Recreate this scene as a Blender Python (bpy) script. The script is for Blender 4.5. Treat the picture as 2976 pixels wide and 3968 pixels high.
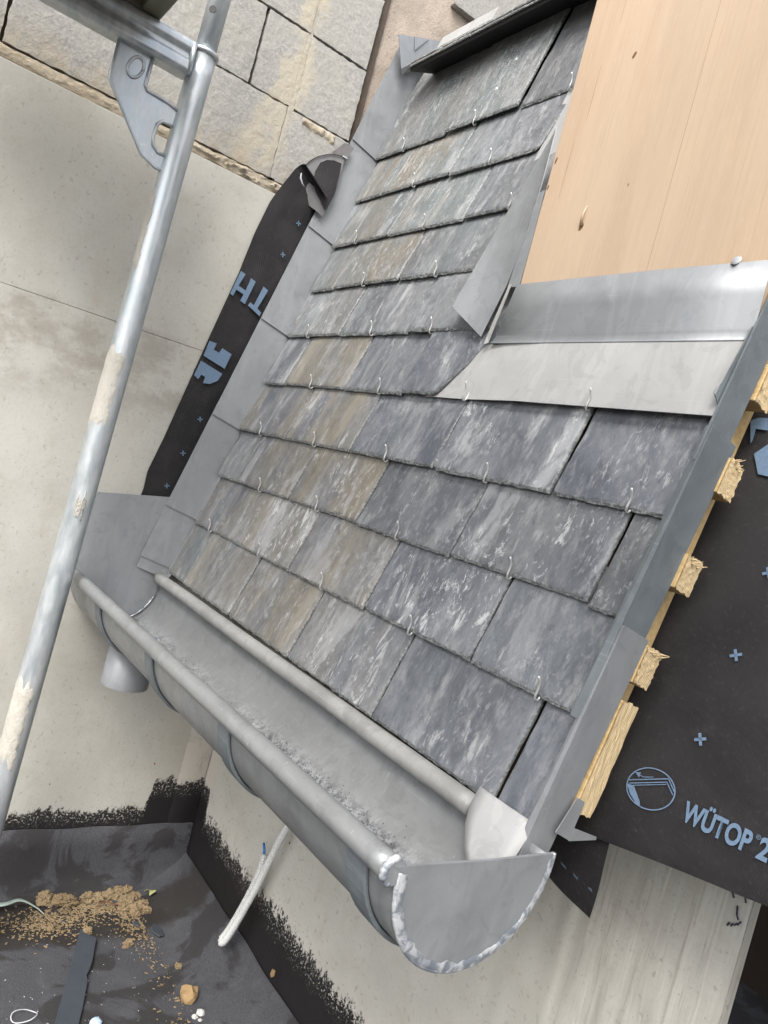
import bpy, bmesh, math, random
from mathutils import Vector, Matrix, noise
for o in list(bpy.data.objects): bpy.data.objects.remove(o)
scene = bpy.context.scene
COL = scene.collection
rnd = random.Random(11)
# ------------------------------------------------------------------ camera, sky, sun, exposure
F_PX = 2966.77
RX = Vector((0.557171, 0.789337, 0.257891)); RY = Vector((0.170502, 0.195201, -0.965829)); RZ = Vector((-0.812705, 0.582102, -0.025824))
CAM = Vector((1.57781, -0.57409, 0.26396))
cd = bpy.data.cameras.new('camera'); cam = bpy.data.objects.new('camera', cd); COL.objects.link(cam)
cd.sensor_fit = 'VERTICAL'; cd.sensor_height = 24.0; cd.lens = F_PX / 3968 * 24.0
cd.clip_start = 0.02; cd.clip_end = 200
m = Matrix((RX, -RY, -RZ)).transposed().to_4x4(); m.translation = CAM
cam.matrix_world = m
scene.camera = cam
SUN_EL, SUN_AZ = math.radians(50), math.radians(138)      # azimuth clockwise from +Y seen from above
w = bpy.data.worlds.new('World'); scene.world = w; w.use_nodes = True
nt = w.node_tree; bgn = nt.nodes['Background']
sky = nt.nodes.new('ShaderNodeTexSky'); sky.sky_type = 'NISHITA'; sky.sun_disc = False
sky.sun_elevation = SUN_EL; sky.sun_rotation = SUN_AZ; sky.dust_density = 4.0; sky.air_density = 1.0; sky.ozone_density = 1.0
hs = nt.nodes.new('ShaderNodeHueSaturation'); hs.inputs['Saturation'].default_value = 0.42
nt.links.new(sky.outputs[0], hs.inputs['Color']); nt.links.new(hs.outputs[0], bgn.inputs[0]); bgn.inputs[1].default_value = 0.15
sd = bpy.data.lights.new('sun', 'SUN'); sd.energy = 1.1; sd.angle = math.radians(26); sd.color = (1.0, 0.975, 0.94)
sun = bpy.data.objects.new('sun', sd); COL.objects.link(sun)
sdir = Vector((math.sin(SUN_AZ) * math.cos(SUN_EL), math.cos(SUN_AZ) * math.cos(SUN_EL), math.sin(SUN_EL)))
sun.rotation_euler = sdir.to_track_quat('Z', 'Y').to_euler(); sun.location = (1, -3, 5)
vs = scene.view_settings; vs.view_transform = 'Standard'; vs.look = 'None'; vs.exposure = 1.38; vs.gamma = 1.0; vs.use_curve_mapping = False

# ------------------------------------------------------------------ node helpers
class M:
    def __init__(s, name):
        s.m = bpy.data.materials.new(name); s.m.use_nodes = True; s.t = s.m.node_tree; s.b = s.t.nodes['Principled BSDF']
        s.tc = s.t.nodes.new('ShaderNodeTexCoord')
    def n(s, kind, **kw):
        x = s.t.nodes.new(kind)
        for k, v in kw.items(): setattr(x, k, v)
        return x
    def L(s, a, b):
        if hasattr(a, 'is_linked') or isinstance(a, bpy.types.NodeSocket): s.t.links.new(a, b)
        else:
            if b.type == 'RGBA' and len(a) == 3: a = (*a, 1)
            b.default_value = a
    def obj(s): return s.tc.outputs['Object']
    def pos(s):
        return s.n('ShaderNodeNewGeometry').outputs['Position']
    def rand(s): return s.n('ShaderNodeObjectInfo').outputs['Random']
    def map(s, v, scale=(1, 1, 1), rot=(0, 0, 0), loc=None):
        x = s.n('ShaderNodeMapping'); s.L(v, x.inputs[0]); x.inputs['Scale'].default_value = scale; x.inputs['Rotation'].default_value = rot
        if loc is not None: s.L(loc, x.inputs['Location'])
        return x.outputs[0]
    def noise(s, v, scale, detail=4, rough=.55, dist=0.0):
        x = s.n('ShaderNodeTexNoise'); s.L(v, x.inputs['Vector']); x.inputs['Scale'].default_value = scale
        x.inputs['Detail'].default_value = detail; x.inputs['Roughness'].default_value = rough; x.inputs['Distortion'].default_value = dist
        return x.outputs['Fac']
    def math(s, op, a, b=0.0, clamp=False):
        x = s.n('ShaderNodeMath', operation=op, use_clamp=clamp); s.L(a, x.inputs[0]); s.L(b, x.inputs[1]); return x.outputs[0]
    def mr(s, v, a, b, c=0.0, d=1.0, smooth=True):
        x = s.n('ShaderNodeMapRange'); x.interpolation_type = 'SMOOTHSTEP' if smooth else 'LINEAR'
        s.L(v, x.inputs[0]); s.L(a, x.inputs[1]); s.L(b, x.inputs[2]); x.inputs[3].default_value = c; x.inputs[4].default_value = d; return x.outputs[0]
    def mix(s, f, a, b, mode='MIX'):
        x = s.n('ShaderNodeMix', data_type='RGBA', blend_type=mode); s.L(f, x.inputs[0]); s.L(a, x.inputs[6]); s.L(b, x.inputs[7]); return x.outputs[2]
    def sep(s, v):
        x = s.n('ShaderNodeSeparateXYZ'); s.L(v, x.inputs[0]); return x.outputs
    def bump(s, h, strength=.3, dist=.001):
        x = s.n('ShaderNodeBump'); x.inputs['Strength'].default_value = strength; x.inputs['Distance'].default_value = dist
        s.L(h, x.inputs['Height']); s.t.links.new(x.outputs[0], s.b.inputs['Normal'])
    def set(s, col=None, rough=None, metal=None, spec=None):
        if col is not None: s.L(col, s.b.inputs['Base Color'])
        if rough is not None: s.L(rough, s.b.inputs['Roughness'])
        if metal is not None: s.L(metal, s.b.inputs['Metallic'])
        if spec is not None: s.b.inputs['Specular IOR Level'].default_value = spec
        return s.m

def mat_plain(name, col, rough=.6, metal=0.0, var=.15, scale=60, bump=.0):
    k = M(name); nz = k.noise(k.obj(), scale, 5); c2 = tuple(c * (1 - var) for c in col); c3 = tuple(min(1, c * (1 + var)) for c in col)
    c = k.mix(nz, c2, c3)
    if bump: k.bump(nz, bump, .001)
    return k.set(c, rough, metal)

def mat_zinc(name, base, metal=.12, rough=.55, dirt=0.0, var=.07):
    k = M(name); p = k.pos(); g = lambda m_: tuple(min(1, x * m_) for x in base)
    big = k.noise(p, 6, 4, .55, .5); mid = k.noise(p, 38, 6, .62, .5); fine = k.noise(p, 300, 3, .6); wav = k.noise(p, 13, 2, .4)
    c = k.mix(k.mr(big, .32, .68), g(1 - var), g(1 + var)); c = k.mix(k.mr(mid, .50, .74, 0, .5), c, g(1 + 1.9 * var)); c = k.mix(k.mr(mid, .48, .28, 0, .5), c, g(1 - 1.7 * var))
    stn = k.noise(k.map(p, (1, 1, .22), (.15, .1, 0)), 26, 6, .68, .7); c = k.mix(k.mr(stn, .53, .62, 0, .34), c, g(1.25)); c = k.mix(k.mr(stn, .45, .36, 0, .34), c, g(.80))
    for rot, thr in (((.5, .7, .3), .665), ((-.8, .2, 1.1), .685), ((.2, -1.0, .6), .68)):
        sc_ = k.noise(k.map(p, (2.5, 210, 210), rot), 2.2, 3, .55); c = k.mix(k.mr(sc_, thr, thr + .05, 0, .20), c, (.50, .51, .51))
    sm = k.noise(k.map(p, (1, 1, 1), (1, 1, 1)), 21, 4, .6, 2.2); c = k.mix(k.mr(sm, .58, .62, 0, .28), c, g(.74))
    if dirt:
        X, Y, Z = k.sep(p)
        bot = k.math('MULTIPLY', k.mr(Y, -.090, -.070), k.mr(Y, -.018, -.050)); bot = k.math('MULTIPLY', bot, k.mr(k.noise(p, 7, 3), .30, .55, .25, 1))
        ch = k.noise(k.map(p, (1, 1.4, 1)), 60, 7, .72, .5); c = k.mix(k.math('MULTIPLY', bot, k.mr(ch, .42, .58, .10, .85)), c, (.47, .485, .495))
        d = k.noise(p, 85, 7, .72, .4); d2 = k.noise(k.map(p, (1, .6, 1)), 6.5, 3); lane = k.math('MULTIPLY', k.mr(Y, -.095, -.075), k.mr(Y, -.028, -.048))
        c = k.mix(k.math('MULTIPLY', k.math('MULTIPLY', lane, k.mr(d2, .46, .54)), k.mr(d, .47, .53, 0, dirt)), c, (.060, .060, .072))
        lf = k.noise(k.map(p, (1, .25, .25)), 210, 5, .7); c = k.mix(k.mr(lf, .64, .69, 0, .4), c, (.55, .56, .56))
        st2 = k.noise(p, 24, 6, .66, .7); c = k.mix(k.mr(st2, .55, .63, 0, .32), c, g(.66))
    r = k.mr(mid, .3, .7, rough - .10, rough + .10)
    k.bump(k.math('ADD', k.math('MULTIPLY', wav, 1.6), k.math('ADD', k.math('MULTIPLY', mid, .12), k.math('MULTIPLY', fine, .03))), .16, .006)
    return k.set(c, r, metal)

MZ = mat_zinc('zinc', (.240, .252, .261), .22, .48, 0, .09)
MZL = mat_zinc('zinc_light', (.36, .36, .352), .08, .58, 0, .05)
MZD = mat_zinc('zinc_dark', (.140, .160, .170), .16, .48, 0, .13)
MZG = mat_zinc('zinc_gutter', (.250, .257, .258), .36, .40, 1.0, .09)
MZR = mat_zinc('zinc_weathered_roll', (.26, .26, .248), .12, .55, .6, .16)
def mat_solder():
    k = M('solder'); p = k.pos(); n1 = k.noise(p, 90, 4, .55, .4); n2 = k.noise(p, 30, 4)
    c = k.mix(k.mr(n1, .40, .60), (.24, .27, .30), (.60, .615, .63)); c = k.mix(k.mr(n2, .45, .68, 0, .65), c, (.19, .22, .255))
    k.bump(n1, .6, .002); return k.set(c, .36, .35)
MSOL = mat_solder()
def mat_galv():
    k = M('galvanised_steel'); p = k.pos()
    v = k.n('ShaderNodeTexVoronoi'); k.L(k.map(p, (1, 1, .6)), v.inputs['Vector']); v.inputs['Scale'].default_value = 55
    n1 = k.noise(k.map(p, (1, 1, .3)), 60, 5, .65); n2 = k.noise(p, 12, 3)
    c = k.mix(k.mr(n1, .3, .7), (.40, .44, .46), (.60, .62, .625)); c = k.mix(k.math('MULTIPLY', v.outputs['Color'], .25), c, (.30, .36, .40))
    # dried mortar splashes
    sp = k.noise(k.map(p, (1, 1, .45)), 14, 4, .6, .2); z = k.sep(p)[2]
    c = k.mix(k.mr(sp, .70, .73, 0, .9), c, (.62, .59, .51))
    sp2 = k.noise(k.map(p, (1, 1, .7)), 75, 3, .6); c = k.mix(k.mr(sp2, .70, .73, 0, .8), c, (.60, .58, .52))
    k.bump(n1, .2, .001); return k.set(c, k.mr(n1, .3, .7, .28, .45), .55)
MG = mat_galv()
def mat_slate():
    k = M('slate'); r = k.rand(); off = k.n('ShaderNodeCombineXYZ')
    k.L(k.math('MULTIPLY', r, 37.0), off.inputs[0]); k.L(k.math('MULTIPLY', r, 91.0), off.inputs[1]); k.L(k.math('MULTIPLY', r, 13.0), off.inputs[2])
    add = k.n('ShaderNodeVectorMath', operation='ADD'); k.L(k.obj(), add.inputs[0]); k.L(off.outputs[0], add.inputs[1]); o = add.outputs[0]
    fr = lambda m_: k.math('FRACT', k.math('MULTIPLY', r, m_))
    edge = k.n('ShaderNodeAttribute', attribute_name='edge').outputs['Fac']
    oi = k.n('ShaderNodeObjectInfo'); sc_ = k.n('ShaderNodeSeparateColor'); k.L(oi.outputs['Color'], sc_.inputs[0]); BR, CH, GN = sc_.outputs[0], sc_.outputs[1], sc_.outputs[2]
    blot = k.noise(k.map(o, (1, .40, 1), (0, 0, .14)), 15, 5, .58, .7); blot2 = k.noise(k.map(o, (1, .30, 1), (0, 0, .12)), 11, 5, .60, .5)
    fine = k.noise(o, 520, 4, .7); mid = k.noise(k.map(o, (1, .50, 1), (0, 0, .2)), 120, 6, .70, .3)
    grain = k.noise(k.map(o, (1, .34, 1), (0, 0, .22)), 46, 6, .66, .35)
    base = k.mix(k.mr(blot, .30, .70), (.072, .081, .098), (.158, .168, .184))
    base = k.mix(k.math('MULTIPLY', k.mr(blot2, .32, .60), BR), base, (.168, .150, .116))
    base = k.mix(k.math('MULTIPLY', k.mr(blot2, .62, .40), GN), base, (.138, .158, .156))
    base = k.mix(k.mr(mid, .50, .68, 0, .42), base, (.25, .256, .26)); base = k.mix(k.mr(mid, .47, .32, 0, .55), base, (.062, .068, .080))
    base = k.mix(k.mr(grain, .52, .66, 0, .42), base, (.28, .284, .284)); base = k.mix(k.mr(grain, .46, .32, 0, .40), base, (.070, .075, .086))
    soft = k.noise(k.map(o, (1, .30, 1), (0, 0, .28)), 19, 7, .70, .5); sa = k.math('ADD', .14, k.math('MULTIPLY', CH, .48))
    base = k.mix(k.math('MULTIPLY', k.mr(soft, .51, .63), sa), base, (.37, .378, .382))
    # chalky veins and flakes, clustered, stronger on some slates
    vn = k.noise(k.map(o, (1, .36, 1), (0, 0, .34)), 34, 7, .66, .9); vein = k.mr(k.math('ABSOLUTE', k.math('SUBTRACT', vn, .5)), .024, .003)
    brk = k.noise(o, 48, 5, .62); area = k.noise(k.map(o, (1, .55, 1)), 12, 4, .6); am = k.math('MULTIPLY', k.mr(area, .43, .56), k.math('ADD', .14, k.math('MULTIPLY', CH, .66)))
    cf = k.math('MULTIPLY', k.math('MULTIPLY', vein, k.mr(brk, .48, .62)), am)
    flk = k.noise(k.map(o, (1, .30, 1), (0, 0, .28)), 52, 7, .72, .5); cf2 = k.math('MULTIPLY', k.mr(flk, .575, .625), am); sp_ = k.noise(k.map(o, (1, .5, 1), (0, 0, .3)), 150, 5, .66, .3); cf3 = k.math('MULTIPLY', k.mr(sp_, .60, .65, 0, .8), am)
    base = k.mix(cf, base, (.54, .545, .54)); base = k.mix(cf2, base, (.50, .505, .50)); base = k.mix(cf3, base, (.48, .485, .48))
    ru = k.noise(k.map(o, (1, .09, 1), (0, 0, .16)), 20, 5, .62, .35)
    base = k.mix(k.math('MULTIPLY', k.mr(ru, .54, .68), k.math('MULTIPLY', BR, .55)), base, (.265, .238, .188))
    # fractured dressed edges
    fe = k.noise(o, 230, 5, .7); ec = k.mix(k.mr(fe, .38, .66), (.070, .076, .078), (.25, .258, .25))
    base = k.mix(k.mr(edge, .05, .35, 0, .8), base, ec)
    tint = k.math('ADD', .92, k.math('MULTIPLY', fr(23.7), .22))
    h2 = k.n('ShaderNodeHueSaturation'); k.L(base, h2.inputs['Color']); k.L(tint, h2.inputs['Value'])
    hh = k.math('ADD', k.math('MULTIPLY', vn, .5), k.math('ADD', k.math('MULTIPLY', mid, .8), k.math('MULTIPLY', fine, .35)))
    hh = k.math('ADD', hh, k.math('MULTIPLY', k.math('MULTIPLY', edge, fe), 2.0))
    k.bump(hh, .75, .0016)
    return k.set(h2.outputs[0], k.mr(mid, .3, .7, .38, .58), 0.0, .5)
MS = mat_slate()
def mat_concrete():
    k = M('cream_concrete'); p = k.pos(); X, Y, Z = k.sep(p)
    n1 = k.noise(p, 4.5, 5, .6, .5); n2 = k.noise(p, 24, 6, .62, .4); n3 = k.noise(p, 190, 3, .6); pit = k.noise(p, 120, 2, .5)
    c = k.mix(k.mr(n1, .3, .7), (.385, .375, .335), (.455, .445, .40))
    c = k.mix(k.mr(n2, .48, .72, 0, .45), c, (.36, .335, .28)); c = k.mix(k.mr(n3, .45, .7, 0, .18), c, (.30, .285, .25))
    c = k.mix(k.mr(pit, .66, .69, 0, .40), c, (.24, .225, .20))
    sc = k.noise(k.map(p, (1, 6, 1.2), (.6, .2, 0)), 22, 4, .6, 1.2); c = k.mix(k.mr(sc, .645, .69, 0, .40), c, (.25, .24, .225))
    # cement stain band under the panel seam (party wall)
    wv = k.math('ADD', Z, k.math('MULTIPLY', k.math('SUBTRACT', k.noise(k.map(p, (1, 1, .5)), 7, 5, .6, .15), .5), .16))
    onA = k.mr(X, .12, .10)
    band = k.math('MULTIPLY', k.math('MULTIPLY', k.mr(wv, .25, .34), k.mr(Z, .455, .445, smooth=False)), onA)
    bn = k.noise(k.map(p, (1, 1, 1.6)), 11, 8, .70, .12)
    c = k.mix(k.math('MULTIPLY', band, k.mr(bn, .42, .62, 0, .52)), c, (.225, .198, .160))
    c = k.mix(k.math('MULTIPLY', band, k.mr(bn, .42, .30, 0, .6)), c, (.46, .44, .40))
    # vertical cement dribbles on the rear wall's right end
    onB = k.math('MULTIPLY', k.mr(k.math('ADD', X, k.math('MULTIPLY', n1, .10)), 1.06, 1.13), k.mr(Y, .15, .20))
    vs_ = k.noise(k.map(p, (1, 1, .055)), 44, 5, .62, .25); vf = k.noise(k.map(p, (1, 1, .035)), 120, 4, .6, .15); vp = k.noise(k.map(p, (1, 1, .7)), 95, 4, .65)
    c = k.mix(k.math('MULTIPLY', onB, k.mr(vs_, .48, .60, 0, .40)), c, (.335, .32, .285)); c = k.mix(k.math('MULTIPLY', onB, k.mr(vs_, .45, .36, 0, .35)), c, (.47, .455, .41))
    c = k.mix(k.math('MULTIPLY', onB, k.mr(vf, .60, .66, 0, .6)), c, (.54, .52, .46)); c = k.mix(k.math('MULTIPLY', onB, k.mr(vf, .40, .34, 0, .5)), c, (.27, .25, .21))
    c = k.mix(k.math('MULTIPLY', k.mr(Y, .15, .20), k.mr(vp, .64, .67, 0, .45)), c, (.20, .19, .17))
    # whiter plaster strip in the corner
    stp = k.math('MULTIPLY', onA, k.math('MULTIPLY', k.mr(Y, .158, .161), k.mr(Z, .30, .25))); c = k.mix(k.math('MULTIPLY', stp, .7), c, (.52, .50, .465)); c = k.mix(k.math('MULTIPLY', stp, k.mr(n2, .52, .64, 0, .7)), c, (.22, .20, .17))
    warm = k.math('MULTIPLY', onA, k.mr(Y, .05, .155)); c = k.mix(k.math('MULTIPLY', warm, .35), c, (.40, .345, .275))
    # brushed black bitumen along the foot
    br = k.noise(k.map(p, (130, 130, 95)), 1.0, 7, .78); br2 = k.noise(k.map(p, (1, 1, .5)), 9, 4); br3 = k.noise(k.map(p, (45, 45, 22)), 1.0, 3)
    spread = k.mr(X, .12, .10, .13, .06)
    edge = k.math('ADD', k.math('SUBTRACT', -.522, Z), k.math('ADD', k.math('MULTIPLY', k.math('SUBTRACT', br, .5), spread), k.math('ADD', k.math('MULTIPLY', k.math('SUBTRACT', br2, .5), .03), k.math('MULTIPLY', k.math('SUBTRACT', br3, .5), .05))))
    corner = k.math('MULTIPLY', k.math('MULTIPLY', k.mr(Y, .098, .112), onA), .058); edge = k.math('ADD', edge, corner)
    flk = k.noise(p, 230, 4, .7); hol = k.math('MULTIPLY', k.mr(flk, .56, .60), k.mr(edge, .045, .010)); cf = k.math('MULTIPLY', k.mr(edge, -.002, .004), k.math('SUBTRACT', 1.0, hol))
    k.bump(k.math('ADD', k.math('ADD', n2, k.math('MULTIPLY', n3, .3)), k.math('MULTIPLY', k.math('MULTIPLY', onB, vs_), 2.5)), .35, .003)
    return k.set(k.mix(cf, c, (.011, .009, .010)), k.mr(cf, 0, 1, .85, .5))
MC = mat_concrete()
def mat_block():
    k = M('concrete_block'); q = k.pos(); X, Y, Z = k.sep(q)
    n1 = k.noise(q, 11, 5, .6, .4); n2 = k.noise(q, 150, 5, .7); n3 = k.noise(q, 70, 4, .6); sm = k.noise(k.map(q, (1, 1, .5)), 17, 6, .65, .5)
    c = k.mix(k.mr(n2, .3, .7), (.255, .25, .235), (.37, .36, .33)); c = k.mix(k.mr(n1, .35, .7, 0, .5), c, (.35, .33, .285))
    c = k.mix(k.mr(n3, .60, .72, 0, .45), c, (.19, .185, .175)); c = k.mix(k.mr(n3, .34, .26, 0, .4), c, (.45, .44, .41))
    # mortar dragged up the stacked joint: widens and wanders downwards
    wob = k.math('MULTIPLY', k.math('SUBTRACT', k.noise(q, 14, 4, .6), .5), .11)
    cen = k.math('ADD', k.mr(Z, .80, 1.02, -.045, .022, False), wob)
    d = k.math('ABSOLUTE', k.math('SUBTRACT', Y, cen)); wid = k.mr(Z, .82, 1.05, .060, .026, False)
    f = k.mr(k.math('DIVIDE', d, wid), 1.15, .45); f = k.math('MULTIPLY', f, k.mr(sm, .30, .56, .15, .95))
    c = k.mix(f, c, (.405, .365, .285))
    low = k.math('MULTIPLY', k.mr(Z, .885, .825), k.mr(sm, .40, .60, 0, .8)); c = k.mix(low, c, (.36, .31, .235))
    k.bump(k.math('ADD', n2, n3), .6, .0025); return k.set(c, .95)
MB = mat_block()
def mat_mortar(name, a, b, c3):
    k = M(name); q = k.pos(); n1 = k.noise(q, 16, 5, .6); n2 = k.noise(q, 170, 5, .7)
    c = k.mix(k.mr(n1, .3, .7), a, b); c = k.mix(k.mr(n2, .55, .75, 0, .6), c, c3)
    k.bump(n2, .8, .003); return k.set(c, .95)
MMO = mat_mortar('sand_mortar', (.33, .28, .205), (.40, .35, .27), (.24, .195, .14))
MRE = mat_mortar('rough_render', (.33, .275, .225), (.41, .345, .285), (.22, .185, .155))
MDIRT = mat_mortar('clod_earth', (.155, .112, .060), (.23, .17, .098), (.10, .07, .036))
def mat_bitumen():
    k = M('bitumen_sheet'); p = k.pos(); n1 = k.noise(p, 7, 5, .6, .7); n2 = k.noise(p, 380, 3, .7); n3 = k.noise(p, 20, 5, .6, .5)
    c = k.mix(k.mr(n2, .3, .7), (.030, .031, .036), (.058, .060, .067)); c = k.mix(k.mr(n3, .45, .7, 0, .4), c, (.075, .074, .078))
    c = k.mix(k.mr(n1, .50, .56, 0, .8), c, (.016, .014, .014)); X, Y, Z = k.sep(p); wx = k.math('ADD', X, k.math('MULTIPLY', k.math('SUBTRACT', k.noise(p, 12, 4), .5), .16)); wet = k.math('MULTIPLY', k.mr(wx, .100, .125), k.mr(wx, .245, .215)); c = k.mix(k.math('MULTIPLY', wet, .85), c, (.013, .010, .008)); dst = k.noise(p, 55, 6, .7); c = k.mix(k.mr(dst, .60, .75, 0, .25), c, (.16, .14, .11)); k.bump(n2, .6, .002); return k.set(c, .8)
MBI = mat_bitumen()
def mat_membrane():
    k = M('black_membrane'); p = k.pos(); wv = k.n('ShaderNodeTexWave'); k.L(k.map(p, (1, .6, .6), (.0, .0, .75)), wv.inputs['Vector']); wv.inputs['Scale'].default_value = 300; wv.inputs['Distortion'].default_value = 2.0
    n1 = k.noise(p, 14, 4); n2 = k.noise(p, 240, 3); c = k.mix(k.mr(n1, .3, .7), (.012, .011, .012), (.022, .0205, .0215))
    c = k.mix(k.mr(n2, .55, .75, 0, .35), c, (.060, .056, .056)); cr = k.noise(p, 9, 5, .6, 1.2); dd = k.noise(p, 30, 6, .7); c = k.mix(k.mr(dd, .58, .74, 0, .30), c, (.052, .050, .048)); k.bump(k.math('ADD', k.math('MULTIPLY', wv.outputs['Fac'], .6), k.math('MULTIPLY', cr, 5.0)), .40, .0016); return k.set(c, .52, 0, .28)
MME = mat_membrane()
MINK = mat_plain('blue_grey_ink', (.115, .175, .255), .6, 0, .35, 300)
MINKD = mat_plain('dull_blue_ink', (.055, .075, .10), .6, 0, .3, 300)
def mat_ply():
    k = M('plywood'); p = k.pos(); st = k.map(p, (1, 1, .022)); n1 = k.noise(st, 260, 5, .6, .2); n2 = k.noise(k.map(p, (1, 1, .12)), 14, 4, .55, .8); n3 = k.noise(k.map(p, (1, 1, .05)), 900, 3, .6)
    c = k.mix(k.mr(n2, .3, .7), (.44, .325, .222), (.485, .368, .258)); c = k.mix(k.mr(n1, .48, .75, 0, .32), c, (.33, .225, .145)); c = k.mix(k.mr(n3, .50, .8, 0, .45), c, (.56, .46, .36)); bl_ = k.noise(k.map(p, (1, 1, .4)), 5, 4, .6, .5); c = k.mix(k.mr(bl_, .45, .75, 0, .35), c, (.38, .30, .235))
    k.bump(n1, .18, .001); return k.set(c, .62, 0, .3)
MPLY = mat_ply()
def mat_wood():
    k = M('sawn_softwood'); p = k.pos(); n1 = k.noise(k.map(p, (.08, 1, 1)), 240, 4, .6, .4); n2 = k.noise(p, 20, 3)
    c = k.mix(k.mr(n1, .3, .7), (.42, .29, .125), (.53, .395, .205)); c = k.mix(k.mr(n2, .5, .75, 0, .5), c, (.40, .26, .09)); k.bump(n1, .35, .001); return k.set(c, .75)
MW = mat_wood()
def mat_woodend():
    k = M('sawn_end_grain'); p = k.pos(); wv = k.n('ShaderNodeTexWave', wave_type='RINGS'); k.L(k.map(p, (1, 1, 1)), wv.inputs['Vector']); wv.inputs['Scale'].default_value = 150; wv.inputs['Distortion'].default_value = 2.0
    n1 = k.noise(p, 300, 4, .7); c = k.mix(k.mr(wv.outputs['Fac'], .2, .9), (.56, .44, .265), (.46, .335, .17)); c = k.mix(k.mr(n1, .45, .7, 0, .5), c, (.60, .49, .32)); k.bump(n1, .5, .0015); return k.set(c, .85)
MWE = mat_woodend()
MSTEEL = mat_plain('stainless_wire', (.50, .50, .49), .30, .5, .1, 200)
MWHITE = mat_plain('white_plastic', (.50, .50, .485), .42, 0, .08, 80)
MBLACK = mat_plain('black_edge', (.012, .011, .012), .6)
MDARK = mat_plain('painted_shade_brown', (.030, .021, .016), .9, 0, .4, 15)
MPAPER = mat_plain('pale_fibre', (.42, .42, .45), .7)
MTAPE = mat_plain('grey_translucent_film', (.16, .155, .155), .35, 0, .4, 50)
MRUST = mat_plain('brown_board', (.075, .050, .030), .8, 0, .35, 30)
MOLIVE = mat_plain('olive_grimed_steel', (.19, .18, .13), .5, .35, .3, 40, .2)
MGREEN = mat_plain('grey_green_plastic', (.25, .31, .28), .6, 0, .3, 50)
MSTONE = mat_plain('white_stone', (.40, .39, .37), .85, 0, .15, 150, .5)
MCHIP = mat_plain('pale_wood_chips', (.21, .155, .085), .85, 0, .5, 30)
MWB = mat_plain('orange_wood_block', (.25, .165, .075), .8, 0, .25, 90, .4)
MTWIG = mat_plain('red_brown_twig', (.12, .05, .025), .8)
MLEAF = mat_plain('pale_green_leaf', (.33, .34, .15), .7, 0, .3, 60)
MBLUE = mat_plain('blue_wire', (.02, .14, .38), .4)
MPEN = mat_plain('dark_marker', (.02, .02, .05), .7)
MLINE = mat_plain('faint_grain_line', (.30, .21, .14), .8)
MKNOT = mat_plain('dark_wood_scar', (.16, .085, .035), .9, 0, .4, 120, .5)
MSHARD = mat_plain('wet_slate_shard', (.045, .052, .062), .55, 0, .3, 60, .4)
MOFF = mat_plain('blue_slate_offcut', (.036, .043, .054), .6, 0, .25, 50, .3)

# ------------------------------------------------------------------ geometry helpers
P_ = math.radians(76.2554)
U = Vector((0, math.cos(P_), math.sin(P_))); NN = Vector((0, -math.sin(P_), math.cos(P_)))
def rp(x, s, n): return Vector((x, 0, 0)) + U * s + NN * n
def thing(name, loc, label=None, cat=None, group=None):
    o = bpy.data.objects.new(name, None); COL.objects.link(o); o.location = loc; o.empty_display_size = .05
    return tag(o, label, cat, group)
def tag(o, label=None, cat=None, group=None, kind=None):
    if label: o['label'] = label
    if cat: o['category'] = cat
    if group: o['group'] = group
    if kind: o['kind'] = kind
    return o
def wloc(o):
    v = Vector((0, 0, 0))
    while o is not None: v = v + Vector(o.location); o = o.parent
    return v
def mobj(name, verts, faces, mat, parent=None, smooth=False, base=None):
    base = Vector(base) if base is not None else (wloc(parent) if parent is not None else Vector((0, 0, 0)))
    pl = wloc(parent) if parent is not None else Vector((0, 0, 0))
    me = bpy.data.meshes.new(name); me.from_pydata([tuple(Vector(v) - base) for v in verts], [], faces); me.update()
    bm = bmesh.new(); bm.from_mesh(me); bmesh.ops.recalc_face_normals(bm, faces=bm.faces); bm.to_mesh(me); bm.free()
    if smooth: me.polygons.foreach_set('use_smooth', [True] * len(me.polygons))
    mats = mat if isinstance(mat, (list, tuple)) else [mat]
    for x in mats: me.materials.append(x)
    o = bpy.data.objects.new(name, me); COL.objects.link(o)
    if parent is not None: o.parent = parent
    o.location = base - pl
    return o
def bevel(o, wd=.002, seg=2):
    b = o.modifiers.new('bevel', 'BEVEL'); b.width = wd; b.segments = seg; b.limit_method = 'ANGLE'; return o
def box(name, a, b, mat, parent=None, bev=0):
    x0, y0, z0 = a; x1, y1, z1 = b
    v = [(x, y, z) for x in (x0, x1) for y in (y0, y1) for z in (z0, z1)]
    f = [(0, 1, 3, 2), (4, 6, 7, 5), (0, 4, 5, 1), (2, 3, 7, 6), (0, 2, 6, 4), (1, 5, 7, 3)]
    base = None if parent is not None else ((x0 + x1) / 2, (y0 + y1) / 2, z0)
    o = mobj(name, v, f, mat, parent, base=base)
    if bev: bevel(o, bev)
    return o
def hexa(name, c8, mat, parent=None, bev=0, base=None):     # 8 corners: bottom quad then top quad
    o = mobj(name, c8, [(0, 3, 2, 1), (4, 5, 6, 7), (0, 1, 5, 4), (1, 2, 6, 5), (2, 3, 7, 6), (3, 0, 4, 7)], mat, parent, base=base)
    if bev: bevel(o, bev)
    return o
def plate(name, pts, thick, mat, parent=None, normal=None, bev=0, base=None):
    pts = [Vector(p) for p in pts]
    if normal is None:
        normal = (pts[1] - pts[0]).cross(pts[2] - pts[0]).normalized()
    d = Vector(normal) * thick; n = len(pts)
    v = pts + [p - d for p in pts]
    f = [tuple(range(n)), tuple(reversed(range(n, 2 * n)))] + [(i, (i + 1) % n, (i + 1) % n + n, i + n) for i in range(n)]
    o = mobj(name, v, f, mat, parent, base=base)
    if bev: bevel(o, bev, 1)
    return o
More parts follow.
